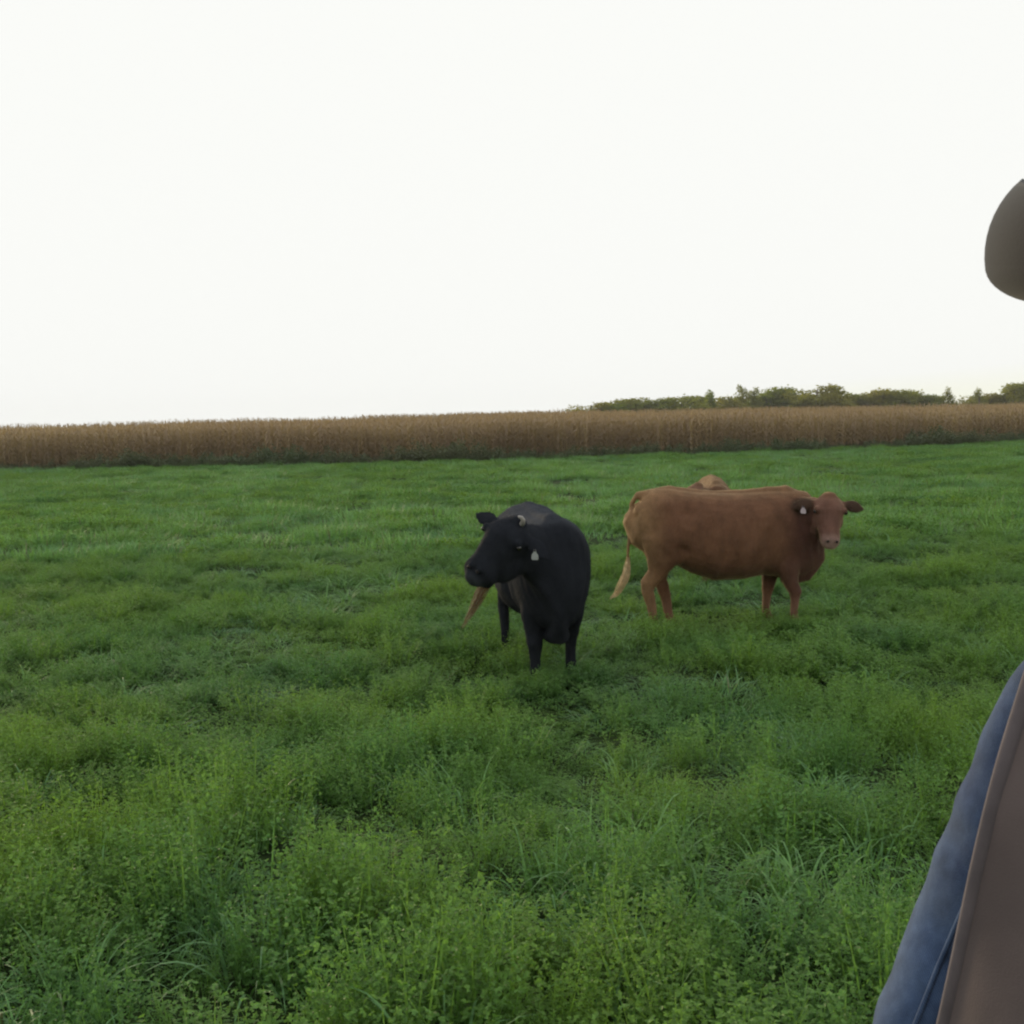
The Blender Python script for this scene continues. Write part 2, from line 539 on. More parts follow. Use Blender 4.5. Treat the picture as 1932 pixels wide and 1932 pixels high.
def scatter(name, col, pts, label, cat):
    """pts: list of (x,y,z, rotz, tiltx, scale, scalez, index) -> one stuff object instancing the collection"""
    a = np.array(pts, dtype=np.float32)
    me = bpy.data.meshes.new(name)
    me.vertices.add(len(a))
    me.vertices.foreach_set('co', a[:, :3].ravel())
    def att(nm, typ, arr, key='value'):
        at = me.attributes.new(nm, typ, 'POINT'); at.data.foreach_set(key, arr.ravel())
    att('rot', 'FLOAT_VECTOR', np.stack([a[:, 4], np.zeros(len(a), np.float32), a[:, 3]], 1), 'vector')
    att('scl', 'FLOAT_VECTOR', np.stack([a[:, 5], a[:, 5], a[:, 6]], 1), 'vector')
    att('idx', 'INT', a[:, 7].astype(np.int32))
    me.update()
    o = link(name, me)
    ng = bpy.data.node_groups.new(name + '_nodes', 'GeometryNodeTree')
    ng.interface.new_socket('Geometry', in_out='INPUT', socket_type='NodeSocketGeometry')
    ng.interface.new_socket('Geometry', in_out='OUTPUT', socket_type='NodeSocketGeometry')
    gi = ng.nodes.new('NodeGroupInput'); go = ng.nodes.new('NodeGroupOutput')
    ci = ng.nodes.new('GeometryNodeCollectionInfo')
    ci.inputs['Collection'].default_value = col
    ci.inputs['Separate Children'].default_value = True
    ci.inputs['Reset Children'].default_value = True
    ip = ng.nodes.new('GeometryNodeInstanceOnPoints')
    ip.inputs['Pick Instance'].default_value = True
    def named(nm, dt):
        n = ng.nodes.new('GeometryNodeInputNamedAttribute'); n.data_type = dt; n.inputs['Name'].default_value = nm
        return n.outputs['Attribute']
    L = ng.links.new
    L(gi.outputs[0], ip.inputs['Points'])
    L(ci.outputs[0], ip.inputs['Instance'])
    L(named('idx', 'INT'), ip.inputs['Instance Index'])
    er = ng.nodes.new('FunctionNodeEulerToRotation')
    L(named('rot', 'FLOAT_VECTOR'), er.inputs[0]); L(er.outputs[0], ip.inputs['Rotation'])
    L(named('scl', 'FLOAT_VECTOR'), ip.inputs['Scale'])
    L(ip.outputs[0], go.inputs[0])
    md = o.modifiers.new('scatter', 'NODES'); md.node_group = ng
    tag(o, label, cat, kind='stuff')
    return o


rnd = random.Random(11)
near_clover = ([clover_proto('near_clover', rnd, 24, 0.115, 0.26, 26, 0.0125, 0.0075, 0.0, 0.62) for _ in range(4)]
               + [clover_proto('near_clover', rnd, 14, 0.12, 0.15, 12, 0.0135, 0.0082, 0.0, 0.6) for _ in range(2)])
near_grass = [grass_proto('near_grass', rnd, 38, 0.085, 0.25, 0.0055, 3.8, 8, 0.004) for _ in range(5)]
far_clover = [clover_proto('far_clover', rnd, 24, 0.42, 0.25, 8, 0.045, 0.034, 0.0) for _ in range(4)]
far_grass = [grass_proto('far_grass', rnd, 90, 0.45, 0.30, 0.013, 1.6, 3) for _ in range(3)]
veg = proto_col('pasture_plants', near_clover + near_grass + far_clover + far_grass)     # 0-5, 6-10, 11-14, 15-17
corns = proto_col('corn_rows', [corn_proto('corn_row', rnd) for _ in range(6)])
weeds = proto_col('edge_weeds', [weed_proto('weed', rnd) for _ in range(4)])


def nz(x, y, s, o):
    return noise.noise(Vector((x * s, y * s, o)))


def grow_pasture():
    pts = []
    rnd = random.Random(5)
    # near and middle zone: single clumps; keep clear of the camera and of the boots
    def height_at(px, py):
        big = nz(px, py, 0.75, 1.0); mid = nz(px, py, 2.1, 5.0)
        return (1.0 + 0.55 * big + 0.75 * mid) * (1.0 - 0.34 * ss(3.5, 8, py))
    y = 1.6                                  # low cover
    while y < 17:
        sp = 0.125 if y < 6 else 0.125 + (y - 6) * 0.009
        half = 2.2 + 0.62 * y
        x = -half
        while x < half:
            px, py = x + rnd.uniform(-.6, .6) * sp, y + rnd.uniform(-.6, .6) * sp
            x += sp
            if rnd.random() > (max(.34, 0.44 + .8 * nz(px, py, 1.9, 40.0)) if py < 7 else max(.5, 0.74 + .7 * nz(px, py, 1.5, 40.0))): continue
            gr = nz(px, py, 0.6, 20.0) + 0.5 * nz(px, py, 2.2, 24.0)
            isg = rnd.random() < (0.45 if gr > 0.18 else 0.08)
            k = 6 + rnd.randrange(5) if isg else 4 + rnd.randrange(2)
            hgt = max(0.3, height_at(px, py)) * rnd.uniform(.7, 1.1) * (.55 if isg else 1)
            pts.append((px, py, ground(px, py) - 0.01, rnd.uniform(0, 6.283), rnd.gauss(0, .08), 1 + 0.05 * max(0, py - 6), hgt, k))
        y += sp
    y = 1.8                                  # bushy single plants standing out of it, dark gaps between them
    while y < 17:
        sp = 0.175 if y < 6 else 0.175 + (y - 6) * 0.012
        half = 2.2 + 0.62 * y
        x = -half
        while x < half:
            px, py = x + rnd.uniform(-.55, .55) * sp, y + rnd.uniform(-.55, .55) * sp
            x += sp
            if rnd.random() > 0.74 + 1.5 * nz(px, py, 1.9, 40.0) + 0.9 * nz(px, py, 0.7, 44.0): continue
            gr = nz(px, py, 0.6, 20.0) + 0.5 * nz(px, py, 2.2, 24.0)
            isg = rnd.random() < (0.62 if gr > 0.13 else (0.16 if gr > -0.05 else 0.05))
            k = 6 + rnd.randrange(5) if isg else rnd.randrange(4)
            sc = rnd.uniform(.55, 1.0) if rnd.random() < .6 else rnd.uniform(1.0, 1.55)
            hgt = max(0.3, height_at(px, py)) * (.45 + .65 * sc)
            near_hoof = min((px - .25) ** 2 + (py - 8.6) ** 2 * .5, (px - 1.9) ** 2 * .45 + (py - 10.1) ** 2)
            if near_hoof < .30: hgt *= 1.05
            pts.append((px, py, ground(px, py) - 0.01, rnd.uniform(0, 6.283), rnd.gauss(0, .12), sc * (1 + 0.05 * max(0, py - 6)), hgt * (.9 if isg else 1), k))
        y += sp
    # far zone: larger tufts
    while y < 92:
        sp = 0.34 + (y - 17) * 0.006
        half = 9 + 0.62 * y
        x = -half
        while x < half:
            px, py = x + rnd.uniform(-.6, .6) * sp, y + rnd.uniform(-.6, .6) * sp
            x += sp
            if py > edge_y(px) + 1.0: continue
            big = nz(px, py * 1.0, 0.32, 1.0); mid = nz(px, py, 0.9, 5.0)
            if rnd.random() > 1.02 + 1.1 * big + 1.3 * mid: continue
            gr = nz(px, py, 0.12, 20.0)
            hgt = max(0.25, 0.72 + 0.5 * big + 0.85 * mid) * rnd.uniform(.8, 1.15)
            k = 15 + rnd.randrange(3) if rnd.random() < (0.75 if gr > 0.0 else 0.35) else 11 + rnd.randrange(4)
            pts.append((px, py, ground(px, py) - 0.01, rnd.uniform(0, 6.283), rnd.gauss(0, .06), rnd.uniform(.85, 1.2), hgt, k))
        y += sp
    for hx, hy in ((.13, 7.72), (.42, 8.0), (-.02, 8.95), (1.24, 9.75), (2.58, 9.75)):       # plants the cows stand among
        for _ in range(13):
            px, py = hx + rnd.gauss(0, .13), hy + rnd.gauss(0, .09)
            pts.append((px, py, ground(px, py) - 0.01, rnd.uniform(0, 6.283), rnd.gauss(0, .15), rnd.uniform(.7, 1.1), rnd.uniform(.50, .80), rnd.randrange(4)))
    scatter('pasture_grass', veg, pts, 'lush green clover and grass covering the whole pasture', 'grass')


def grow_corn():
    pts = []
    rnd = random.Random(8)
    for r in range(46):
        off = 0.6 + (0.76 * r if r < 30 else 0.76 * 30 + (r - 30) * 2.6)
        x = -95.0
        while x < 110:
            e = edge_y(x)
            sl_ = (edge_y(x + 1) - edge_y(x - 1)) / 2
            n = Vector((-sl_, 1)).normalized()
            px, py = x + n.x * off, e + n.y * off
            if abs(px) < 0.62 * py + 12 and rnd.random() > (0.04 if r else 0.12):
                hs = 1.0 + 0.10 * nz(px, py, 0.08, 3.0) + rnd.gauss(0, 0.03)
                pts.append((px, py, ground(px, py) - 0.02, math.atan(sl_) + rnd.gauss(0, .03), 0, 1.0, hs * (0.92 if r == 0 else 1), rnd.randrange(6)))
            x += 1.38 * math.cos(math.atan(sl_))
    print('corn instances', len(pts))
    scatter('corn_field', corns, pts, 'tall ripe tan corn standing in a wide field beyond the pasture', 'corn')


def grow_weeds():
    pts = []
    rnd = random.Random(9)
    x = -60.0
    while x < 85:
        for q in range(3):
            px = x + rnd.uniform(-.3, .3); py = edge_y(px) + rnd.uniform(-2.2, 0.6)
            s = rnd.uniform(.45, 1.35) * (1.0 + 1.1 * nz(px, 0, 0.13, 2.0))
            pts.append((px, py, ground(px, py) - .02, rnd.uniform(0, 6.28), 0, s, s * rnd.uniform(.6, 1.0), rnd.randrange(4)))
        x += 0.42
    scatter('field_edge_weeds', weeds, pts, 'dull blue green weeds along the foot of the corn', 'weeds')


grow_pasture()
grow_corn()
grow_weeds()

# two taller dark weeds that stand out against the corn
for (px, lab, wd, hh) in ((858, 'dark bushy weed at the foot of the corn above the black cow', 0.8, 1.0),):
    X = (px - 966) / 2071 * 58; Y = edge_y(X) - 0.7
    r_ = random.Random(px)
    rt = tag(empty('weed_bush', (X, Y, ground(X, Y))), lab, 'weed')
    v, f = [], []
    for k in range(700):
        a = r_.uniform(0, 6.28); t = r_.random(); rr = wd * (1 - t) ** 0.7 * math.sqrt(r_.random())
        leaf(v, f, Vector((rr * math.cos(a), rr * math.sin(a), 0.05 + hh * t)), Vector((r_.gauss(0, 1), r_.gauss(0, 1), r_.gauss(.3, .5))), Vector((r_.gauss(0, .5), r_.gauss(0, .5), 1)), .11, .06)
    link('foliage', raw_mesh('foliage', v, f), M['weed'], rt)
    bm = bmesh.new(); loft(bm, [(0, 0, -.02, .02, .02), (0.01, 0, hh * .5, .015, .015), (0, 0.01, hh * .9, .006, .006)], (1, 0, 0), 6)
    me = bpy.data.meshes.new('stem'); bm.to_mesh(me); bm.free()
    link('stem', me, M['weed'], rt)

# ------------------------------------------------------------------ trees beyond the corn
def crown_mesh(seed, wide, high, form):
    """leaf sprays scattered in lobes of the crown"""
    r_ = random.Random(seed)
    v, f = [], []
    lobes = []
    n = {'round': 15, 'spire': 9, 'open': 10}[form]
    for k in range(n):
        if form == 'spire':
            t = k / (n - 1); c = Vector((r_.gauss(0, wide * .10), r_.gauss(0, wide * .10), high * (0.18 + .76 * t))); rr = wide * (0.30 - .17 * t)
        else:
            a = r_.uniform(0, 6.28); t = r_.random() ** 0.8
            rr_ = wide * 0.36 * math.sqrt(max(0.05, 1 - (t * 1.0 - 0.25) ** 2 * 1.4)) * math.sqrt(r_.random())
            c = Vector((rr_ * math.cos(a), rr_ * math.sin(a), high * (0.26 + 0.62 * t)))
            rr = wide * r_.uniform(0.13, 0.22) * (0.8 if form == 'open' else 1.0)
        lobes.append((c, rr))
    for c, rr in lobes:
        for q in range(int((95 if form == 'open' else 170) * (rr / 1.4) ** 1.5) + 26):
            d = Vector((r_.gauss(0, 1), r_.gauss(0, 1), r_.gauss(0, 1))).normalized()
            p_ = c + d * rr * (r_.random() ** 0.4) * r_.uniform(.8, 1.15)
            leaf(v, f, p_, Vector((r_.gauss(0, 1), r_.gauss(0, 1), r_.gauss(0, .7))), Vector((r_.gauss(0, .8), r_.gauss(0, .8), 1)), r_.uniform(.3, .55), r_.uniform(.22, .4))
    crown = raw_mesh('crown', v, f); crown.materials.append(M['tree_leaf'])
    bm = bmesh.new()
    loft(bm, [(0, 0, -.3, .28, .28), (0.05, 0, high * .25, .22, .22), (0, .1, high * .55, .14, .14), (.1, 0, high * .85, .05, .05)], (1, 0, 0), 7)
    for c, rr in lobes[:8]:
        z0 = high * r_.uniform(.2, .4)
        loft(bm, [(0.03, 0, z0, .10, .10), (c.x * .5, c.y * .5, (z0 + c.z) * .5, .07, .07), (c.x, c.y, c.z, .03, .03)], (0.3, 1, 0.1), 5)
    trunk = bpy.data.meshes.new('trunk'); bm.to_mesh(trunk); bm.free(); trunk.materials.append(M['bark'])
    return crown, trunk


forms = {}
for nm, form, seeds in (('round', 'round', (1, 2, 3, 4)), ('spire', 'spire', (5, 6)), ('open', 'open', (7, 8))):
    forms[nm] = [crown_mesh(s, 8.0, 8.0, form) for s in seeds]

# photo column of the centre, top row, width in columns, form, label
TREES = [
    (1116, 763, 44, 'round', 'leftmost low rounded tree where the wood begins above the corn'),
    (1150, 766, 46, 'round', 'low flat topped tree second from the left end of the wood'),
    (1198, 757, 52, 'round', 'domed tree just right of the low left end of the wood'),
    (1240, 758, 44, 'round', 'even low tree between the first dome and the small spike'),
    (1285, 752, 50, 'round', 'broad tree left of the first knobbly spiked tree'),
    (1343, 746, 30, 'spire', 'small knobbly tree sticking up left of the tall thin tree'),
    (1372, 752, 34, 'round', 'short tree in the gap right of the knobbly tree'),
    (1402, 737, 26, 'spire', 'thin pointed tree standing above the left half of the wood'),
    (1424, 742, 28, 'spire', 'small pointed tree touching the right side of the thin pointed tree'),
    (1462, 747, 50, 'round', 'sloping tree rising towards the highest dome of the wood'),
    (1498, 738, 52, 'round', 'wide tree forming the left shoulder of the highest dome'),
    (1535, 731, 54, 'round', 'tallest domed tree in the middle of the wood'),
    (1564, 745, 36, 'round', 'tree falling away right of the tallest dome'),
    (1580, 734, 22, 'spire', 'narrow spike of a tree right of the tallest dome'),
    (1612, 748, 44, 'round', 'low tree right of the narrow spike'),
    (1652, 743, 46, 'round', 'evenly rounded tree in the flat stretch of the wood'),
    (1688, 744, 42, 'round', 'flat topped tree following the evenly rounded tree'),
    (1732, 741, 38, 'round', 'small separate dome before the yellowish gap'),
    (1762, 750, 34, 'round', 'dark low tree left of the yellowish gap'),
    (1792, 737, 22, 'open', 'thin see through tree at the left side of the bright gap'),
    (1834, 739, 24, 'open', 'slender feathery tree in the middle of the bright gap'),
    (1862, 744, 38, 'round', 'low domed tree right of the bright gap'),
    (1906, 731, 46, 'round', 'big rounded tree at the right edge of the photo beneath the hat'),
    (1950, 738, 46, 'round', 'rounded tree just past the right edge of the wood in view'),
]
D = 270.0
rt_ = random.Random(31)
tree_n = 0
def place_tree(px, py, wpx, form, label, D):
    x = (px - 966) / 2071 * D
    g = ground(x, D)
    top = CAM_H + (eye(px) - py) / 2071 * D
    h = top - g
    wd = wpx / 2071 * D
    t = tag(empty('tree', (x, D + rt_.uniform(-6, 6), g), rt_.uniform(0, 6.28)), label, 'tree', 'trees of the wood beyond the corn')
    cr, tk = forms[form][rt_.randrange(len(forms[form]))]
    for nm, me in (('crown', cr), ('trunk', tk)):
        o = bpy.data.objects.new(nm, me); C.objects.link(o); o.parent = t
        o.scale = (wd / 6.6, wd / 6.6, h / 7.6)
for px, py, wpx, form, lab in TREES:
    place_tree(px, py - 3, wpx * (2.1 if form == 'round' else 1.6), form, lab, D)
# a second, lower row that closes the wood except at the bright gap
BACK = [(1148, 769, 'low tree behind the left end of the wood'), (1180, 766, 'low tree seen behind the first dome'), (1222, 765, 'low tree filling the dip right of the first dome'),
        (1265, 762, 'low tree filling in behind the even stretch on the left'), (1318, 760, 'low tree behind the left side of the knobbly tree'), (1385, 758, 'low tree filling in between the two small spikes'),
        (1445, 756, 'low tree behind the slope up to the highest dome'), (1515, 752, 'low tree behind the left half of the highest dome'), (1590, 755, 'low tree behind the narrow spike'),
        (1632, 754, 'low tree behind the dip right of the narrow spike'), (1672, 752, 'low tree behind the flat stretch of the wood'), (1710, 751, 'low tree left of the small separate dome'),
        (1748, 752, 'low tree right behind the small separate dome'), (1885, 750, 'low tree between the last dome and the big rounded tree'), (1930, 748, 'low tree behind the big rounded tree at the right edge')]
for px, py, lab in BACK:
    place_tree(px, py - (8 if 1300 < px < 1720 else 2), 60 if px < 1160 else 115, 'round', lab, 284)

# ------------------------------------------------------------------ cows
def v3(*a): return Vector(a)


def ear_pts(base, d, droop, L, hd):
    pts = []
    for t, a, b in ((0, .028, .022), (.18, .034, .022), (.42, .064, .020), (.68, .060, .015), (.88, .036, .012), (1.0, .014, .010)):
        p_ = base + d * (L * t) + droop * (t * t)
        pts.append((*p_, a, b))
    return pts


def make_cow(name, label, loc, rz, head_poll, head_dir, head_side, coat, coat_fn, tail, switch, hair_mat, tag_side=None, tag_mat=None,
             front=((0.72, -.15), (0.53, .15)), hind=((-.60, -.15), (-.42, .15)), scale=1.0, belly=1.0, horn=False, voxel=0.0115, brown=True,
             neck_mid=None, head_len=1.0, ear_droop=((0, 0, 0), (0, 0, 0)), udder=1.0, tag_drop=None, head_w=1.1, leg_w=1.0, cheek=1.0, snout=1.0, sw_rad=.034, brisket=0.0):
    root = tag(empty(name, loc, rz), label, 'cow')
    root.scale = (scale,) * 3
    bm = bmesh.new()
    # trunk: x, top, bottom, half width
    T = [(-.735, 1.20, .93, .10), (-.70, 1.27, .82, .175), (-.60, 1.33, .74, .235), (-.46, 1.345, .70, .275), (-.30, 1.325, .645, .285), (-.12, 1.305, .545, .325), (.05, 1.29, .475, .345),
         (.24, 1.285, .480, .345), (.42, 1.29, .515, .31), (.58, 1.30, .50, .275), (.72, 1.30, .465, .25), (.84, 1.27, .47, .205), (.93, 1.20, .53, .15), (.98, 1.10, .64, .09)]
    pts = []
    for x, t, b, wd in T:
        pts.append((x, 0, (t + b) / 2, wd * belly, (t - b) / 2))
    loft(bm, pts, (0, 1, 0), 32, 0.86)
    # spine, hips, shoulders, dewlap
    loft(bm, [(-.66, 0, 1.27, .06, .05), (-.4, 0, 1.325, .06, .035), (0, 0, 1.275, .06, .03), (.4, 0, 1.28, .06, .035), (.68, 0, 1.30, .07, .04), (.88, 0, 1.205, .06, .04)], (0, 1, 0), 10)
    for sy in (-1, 1):
        blob(bm, (-.68, sy * .08, 1.13), (.06, .06, .08))
        blob(bm, (.62, sy * .14, .96), (.17, .12, .27), Matrix.Rotation(.25, 3, 'Y'))
        blob(bm, (-.40, sy * .17, .90), (.22, .12, .27), Matrix.Rotation(-.2, 3, 'Y'))
    if udder:
        blob(bm, (-.36, 0, .60), (.15, .12, .12 * udder))
        for sx in (-1, 1):
            for sy in (-1, 1):
                loft(bm, [(-.36 + sx * .05, sy * .055, .52, .018, .018), (-.36 + sx * .05, sy * .06, .46 - .03 * udder, .014, .014)], (0, 1, 0), 8)
    # neck
    poll = Vector(head_poll); hd = Vector(head_dir).normalized()
    F = frame(hd, head_side); s = F.col[0].copy(); u = F.col[1].copy()          # u = d x s
    n_face = u if u.z > 0 else -u       # out of the forehead
    jaw = poll + hd * 0.12 - n_face * 0.10
    nb = Vector((.62, 0, .93))
    mid = Vector(neck_mid) if neck_mid else (nb + jaw) * .5 + Vector((.06, 0, .03))
    loft(bm, [(*nb, .19, .31), (*(nb * .5 + mid * .5 + Vector((.03, 0, 0))), .165, .265), (*mid, .14, .215), (*(mid * .4 + jaw * .6), .115, .165), (*jaw, .095, .12)], (0.0, 1, 0) if abs(mid.y) < .25 else (.3, 1, 0), 20)
    # dewlap and brisket
    loft(bm, [(*(jaw * .7 + mid * .3 - Vector((0, 0, .12))), .04, .06), (*(mid - Vector((-.02, 0, .18))), .045, .10), (.93, -.02, .66, .06, .13), (.84, 0, .52 - brisket, .08, .09), (.68, 0, .47 - brisket * .7, .09, .07)], (0, 1, 0), 14)
    # head
    HL = head_len
    HW = head_w
    def hp(t, off, a, b): return (*(poll + hd * t * HL + n_face * off * HW), a * HW, b * HW)
    loft(bm, [hp(-.015, -.035, .060, .045), hp(.03, -.045, .092, .075), hp(.09, -.055, .112, .105), hp(.15, -.062, .116, .118), hp(.22, -.066, .098, .112), hp(.30, -.060 * snout, .078 * snout, .096 * snout),
              hp(.38, -.056 * snout, .068 * snout, .082 * snout), hp(.44, -.054 * snout, .074 * snout, .076 * snout), hp(.485, -.052 * snout, .078 * snout, .068 * snout), hp(.515, -.052, .062, .05)], s, 20)
    for k in (-1, 1):
        blob(bm, poll + hd * .155 * HL + s * (.098 * k * HW) + n_face * .005, (.030, .030, .030))       # brow
        blob(bm, poll + hd * .20 * HL + s * (.066 * k * HW) - n_face * (.075 + .03 * cheek) * HW, (.05 * HW, .05 * HW * cheek, .08 * HW * cheek), F)            # cheek
        blob(bm, poll + hd * .475 * HL + s * (.040 * k) + n_face * .004, (.026, .022, .026))       # nostril rim
    blob(bm, poll + hd * .49 * HL - n_face * .095, (.045, .035, .035))                             # chin
    blob(bm, poll + hd * .0 - n_face * .02, (.065, .05, .045))                                     # poll tuft
    eb = []
    for k, dr in ((-1, ear_droop[0]), (1, ear_droop[1])):
        base = poll + hd * .055 + s * (.085 * k * HW) - n_face * .045
        dv = (s * k - n_face * .25 + hd * .10).normalized()
        droop = Vector(dr)
        loft(bm, ear_pts(base, dv, droop, .225, hd), hd, 12)
        eb.append((base + dv * .13 + droop * .4, dv))
    # legs
    legs_feet = []
    for (fx, fy) in front:
        sy = 1 if fy > 0 else -1
        loft(bm, [(.60, sy * .10, .98, .05, .10), (.60, sy * .14, .88, .095, .17), (.62, sy * .16, .74, .085, .135), (.62 * .6 + fx * .4, fy * 1.05, .58, .066 * leg_w, .10), (.62 * .3 + fx * .7, fy, .44, .050 * leg_w, .066),
                  (fx + .01, fy, .36, .048 * leg_w, .055), (fx, fy, .29, .037 * leg_w, .040), (fx - .01, fy, .17, .034 * leg_w, .037), (fx, fy, .11, .040, .044), (fx + .03, fy, .05, .042, .05)], (0, 1, 0), 16)
        legs_feet.append((fx + .035, fy))
    for (fx, fy) in hind:
        sy = 1 if fy > 0 else -1
        k = fx + .60
        loft(bm, [(-.48, sy * .10, 1.12, .05, .10), (-.48, sy * .13, 1.02, .10, .18), (-.47, sy * .155, .88, .115, .215), (-.49 + .2 * k, sy * .165, .70, .085, .150), (-.55 + .5 * k, fy, .56, .052, .078), (-.625 + .8 * k, fy, .47, .046, .072),
                  (-.625 + k, fy, .40, .042, .060), (-.595 + k, fy, .28, .035, .045), (-.578 + k, fy, .16, .033, .040), (-.56 + k, fy, .10, .042, .046), (-.53 + k, fy, .05, .043, .05)], (0, 1, 0), 16)
        legs_feet.append((-.52 + k, fy))
    # tail
    tp = [Vector(q) for q in tail]
    loft(bm, [(*q, .034 - .020 * min(1, i / (len(tp) - 1) * 1.5), .034 - .020 * min(1, i / (len(tp) - 1) * 1.5)) for i, q in enumerate(tp)], (1, .2, 0), 10)
    me = remeshed(bm, 'body', voxel, 4, .5)
    relax(me, lambda c: ss(.50, .62, c.z) * (1 - ss(.22, .36, (Vector((1.0, poll.y * .6, c.z)) - c).length)) * ss(-.78, -.70, c.x) if abs(c.y) < .5 and (c - poll).length > .35 else 0.0, int(50 * (.0115 / voxel) ** 2))
    def gz(c, x, z, r, rz=None): return math.exp(-((c.x - x) / r) ** 2 - ((c.z - z) / (rz or r)) ** 2)
    def relief(c, n):
        d = 0.006 * noise.noise(c * 5.0) + 0.003 * noise.noise(c * 17.0)
        d += 0.005 * math.sin(c.x * 42 + 3 * noise.noise(c * 2)) * ss(-.25, -.05, c.x) * ss(.5, .3, c.x) * ss(.65, .8, c.z) * ss(1.15, 1.0, c.z)
        if abs(c.y) > .08 and (c - poll).length > .3:
            d += -.020 * gz(c, -.27, 1.12, .10, .07) - .030 * gz(c, -.31, .78, .06, .05) + .016 * gz(c, -.46, 1.20, .06, .05)
            d += -.016 * gz(c, .44, .80, .035, .22) + .012 * gz(c, .60, 1.02, .07, .14) - .010 * gz(c, .74, 1.08, .03, .12)
            d += .006 * math.sin(c.x * 75 + c.z * 18) * gz(c, .88, .95, .10, .25)
        return d
    displace(me, relief)
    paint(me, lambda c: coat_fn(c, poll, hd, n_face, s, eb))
    body = link('body', me, coat, root)
    n = len(me.vertices)
    co = np.empty(n * 3); me.vertices.foreach_get('co', co); co = co.reshape(-1, 3)
    no = np.empty(n * 3); me.vertices.foreach_get('normal', no); no = no.reshape(-1, 3)
    cc = np.empty(n * 4); me.color_attributes['coat'].data.foreach_get('color', cc); cc = cc.reshape(-1, 4)
    g = np.random.default_rng(7)
    K = 60000
    ix = g.integers(0, n, K)
    p0 = co[ix] + g.normal(0, .004, (K, 3)); nn = no[ix]
    flow = np.array([-.55, 0, -.8]) + g.normal(0, .28, (K, 3))
    flow -= nn * (flow * nn).sum(1)[:, None]
    flow /= np.linalg.norm(flow, axis=1)[:, None] + 1e-6
    dr_ = flow * .8 + nn * g.uniform(.12, .45, (K, 1))
    ln = g.uniform(.012, .026, (K, 1))
    sd_ = np.cross(nn, flow) + nn * g.normal(0, .3, (K, 1))
    V = np.empty((K, 3, 3)); V[:, 0] = p0 - sd_ * .0011; V[:, 1] = p0 + sd_ * .0011; V[:, 2] = p0 + dr_ * ln
    fm = bpy.data.meshes.new('fur')
    fm.vertices.add(K * 3); fm.vertices.foreach_set('co', V.ravel())
    fm.loops.add(K * 3); fm.loops.foreach_set('vertex_index', np.arange(K * 3))
    fm.polygons.add(K); fm.polygons.foreach_set('loop_start', np.arange(0, K * 3, 3))
    fm.update(calc_edges=True)
    at = fm.color_attributes.new('coat', 'FLOAT_COLOR', 'POINT')
    cf = np.repeat(cc[ix] * np.concatenate([np.repeat(g.uniform(.7, 1.5, (K, 1)), 3, 1), np.ones((K, 1))], 1), 3, 0)
    at.data.foreach_set('color', cf.ravel())
    tag(link('fur', fm, coat, root), kind='stuff')
    # eyes, nostrils
    for k in (-1, 1):
        bm = bmesh.new(); blob(bm, poll + hd * .172 * HL + s * (.109 * k * HW) - n_face * .012, (.0205, .0205, .0205), None, 2)
        m2 = bpy.data.meshes.new('eye'); bm.to_mesh(m2); bm.free(); m2.polygons.foreach_set('use_smooth', [True] * len(m2.polygons))
        link('eye', m2, M['eye'], root)
        bm = bmesh.new(); blob(bm, poll + hd * .497 * HL + s * (.040 * k) + n_face * .010, (.012, .018, .012), F, 2)
        m2 = bpy.data.meshes.new('nostril'); bm.to_mesh(m2); bm.free(); m2.polygons.foreach_set('use_smooth', [True] * len(m2.polygons))
        link('nostril', m2, M['nostril'], root)
    for fx, fy in legs_feet:
        bm = bmesh.new()
        for q in (-1, 1):
            loft(bm, [(fx - .012, fy + q * .021, .065, .021, .040), (fx + .004, fy + q * .023, .03, .025, .052), (fx + .012, fy + q * .024, .004, .027, .060)], (0, 1, 0), 10)
        m2 = bpy.data.meshes.new('hoof'); bm.to_mesh(m2); bm.free()
        link('hoof', m2, M['hoof'], root)
    # tail switch: strands fanning from the tail end
    r_ = random.Random(4)
    sw = [tp[-1]] + [Vector(q) for q in switch]
    v, f = [], []
    L = sum((sw[i + 1] - sw[i]).length for i in range(len(sw) - 1))
    for k in range(150):
        st = Vector((r_.gauss(0, .5), r_.gauss(0, .5), r_.gauss(0, .5))); st.normalize()
        rad = sw_rad * math.sqrt(r_.random()); end = r_.uniform(.55, 1.0); back = r_.uniform(-.18, .25)
        nseg = 7; i0 = len(v); pr = None
        wv = Vector((r_.gauss(0, 1), r_.gauss(0, 1), r_.gauss(0, 1))).normalized()
        for j in range(nseg + 1):
            t = back + (end - back) * j / nseg
            tt = max(0, t) * (len(sw) - 1); ii = min(int(tt), len(sw) - 2)
            c = sw[ii].lerp(sw[ii + 1], tt - ii)
            if t < 0: c = sw[0] + (tp[-2] - sw[0]).normalized() * (-t) * L * .8
            prof = (.35 + 1.0 * math.sin(math.pi * min(1, max(0, t) * .8 + .12))) * (1 - .55 * max(0, t) ** 2)
            c = c + st * rad * prof + wv * .006 * math.sin(j * 1.3)
            wd = .0030 * (1 - .7 * j / nseg)
            v.append(c - wv * wd); v.append(c + wv * wd)
        for j in range(nseg):
            a = i0 + 2 * j; f.append((a, a + 1, a + 3, a + 2))
    link('tail_switch', raw_mesh('tail_switch', v, f, True), hair_mat, root)
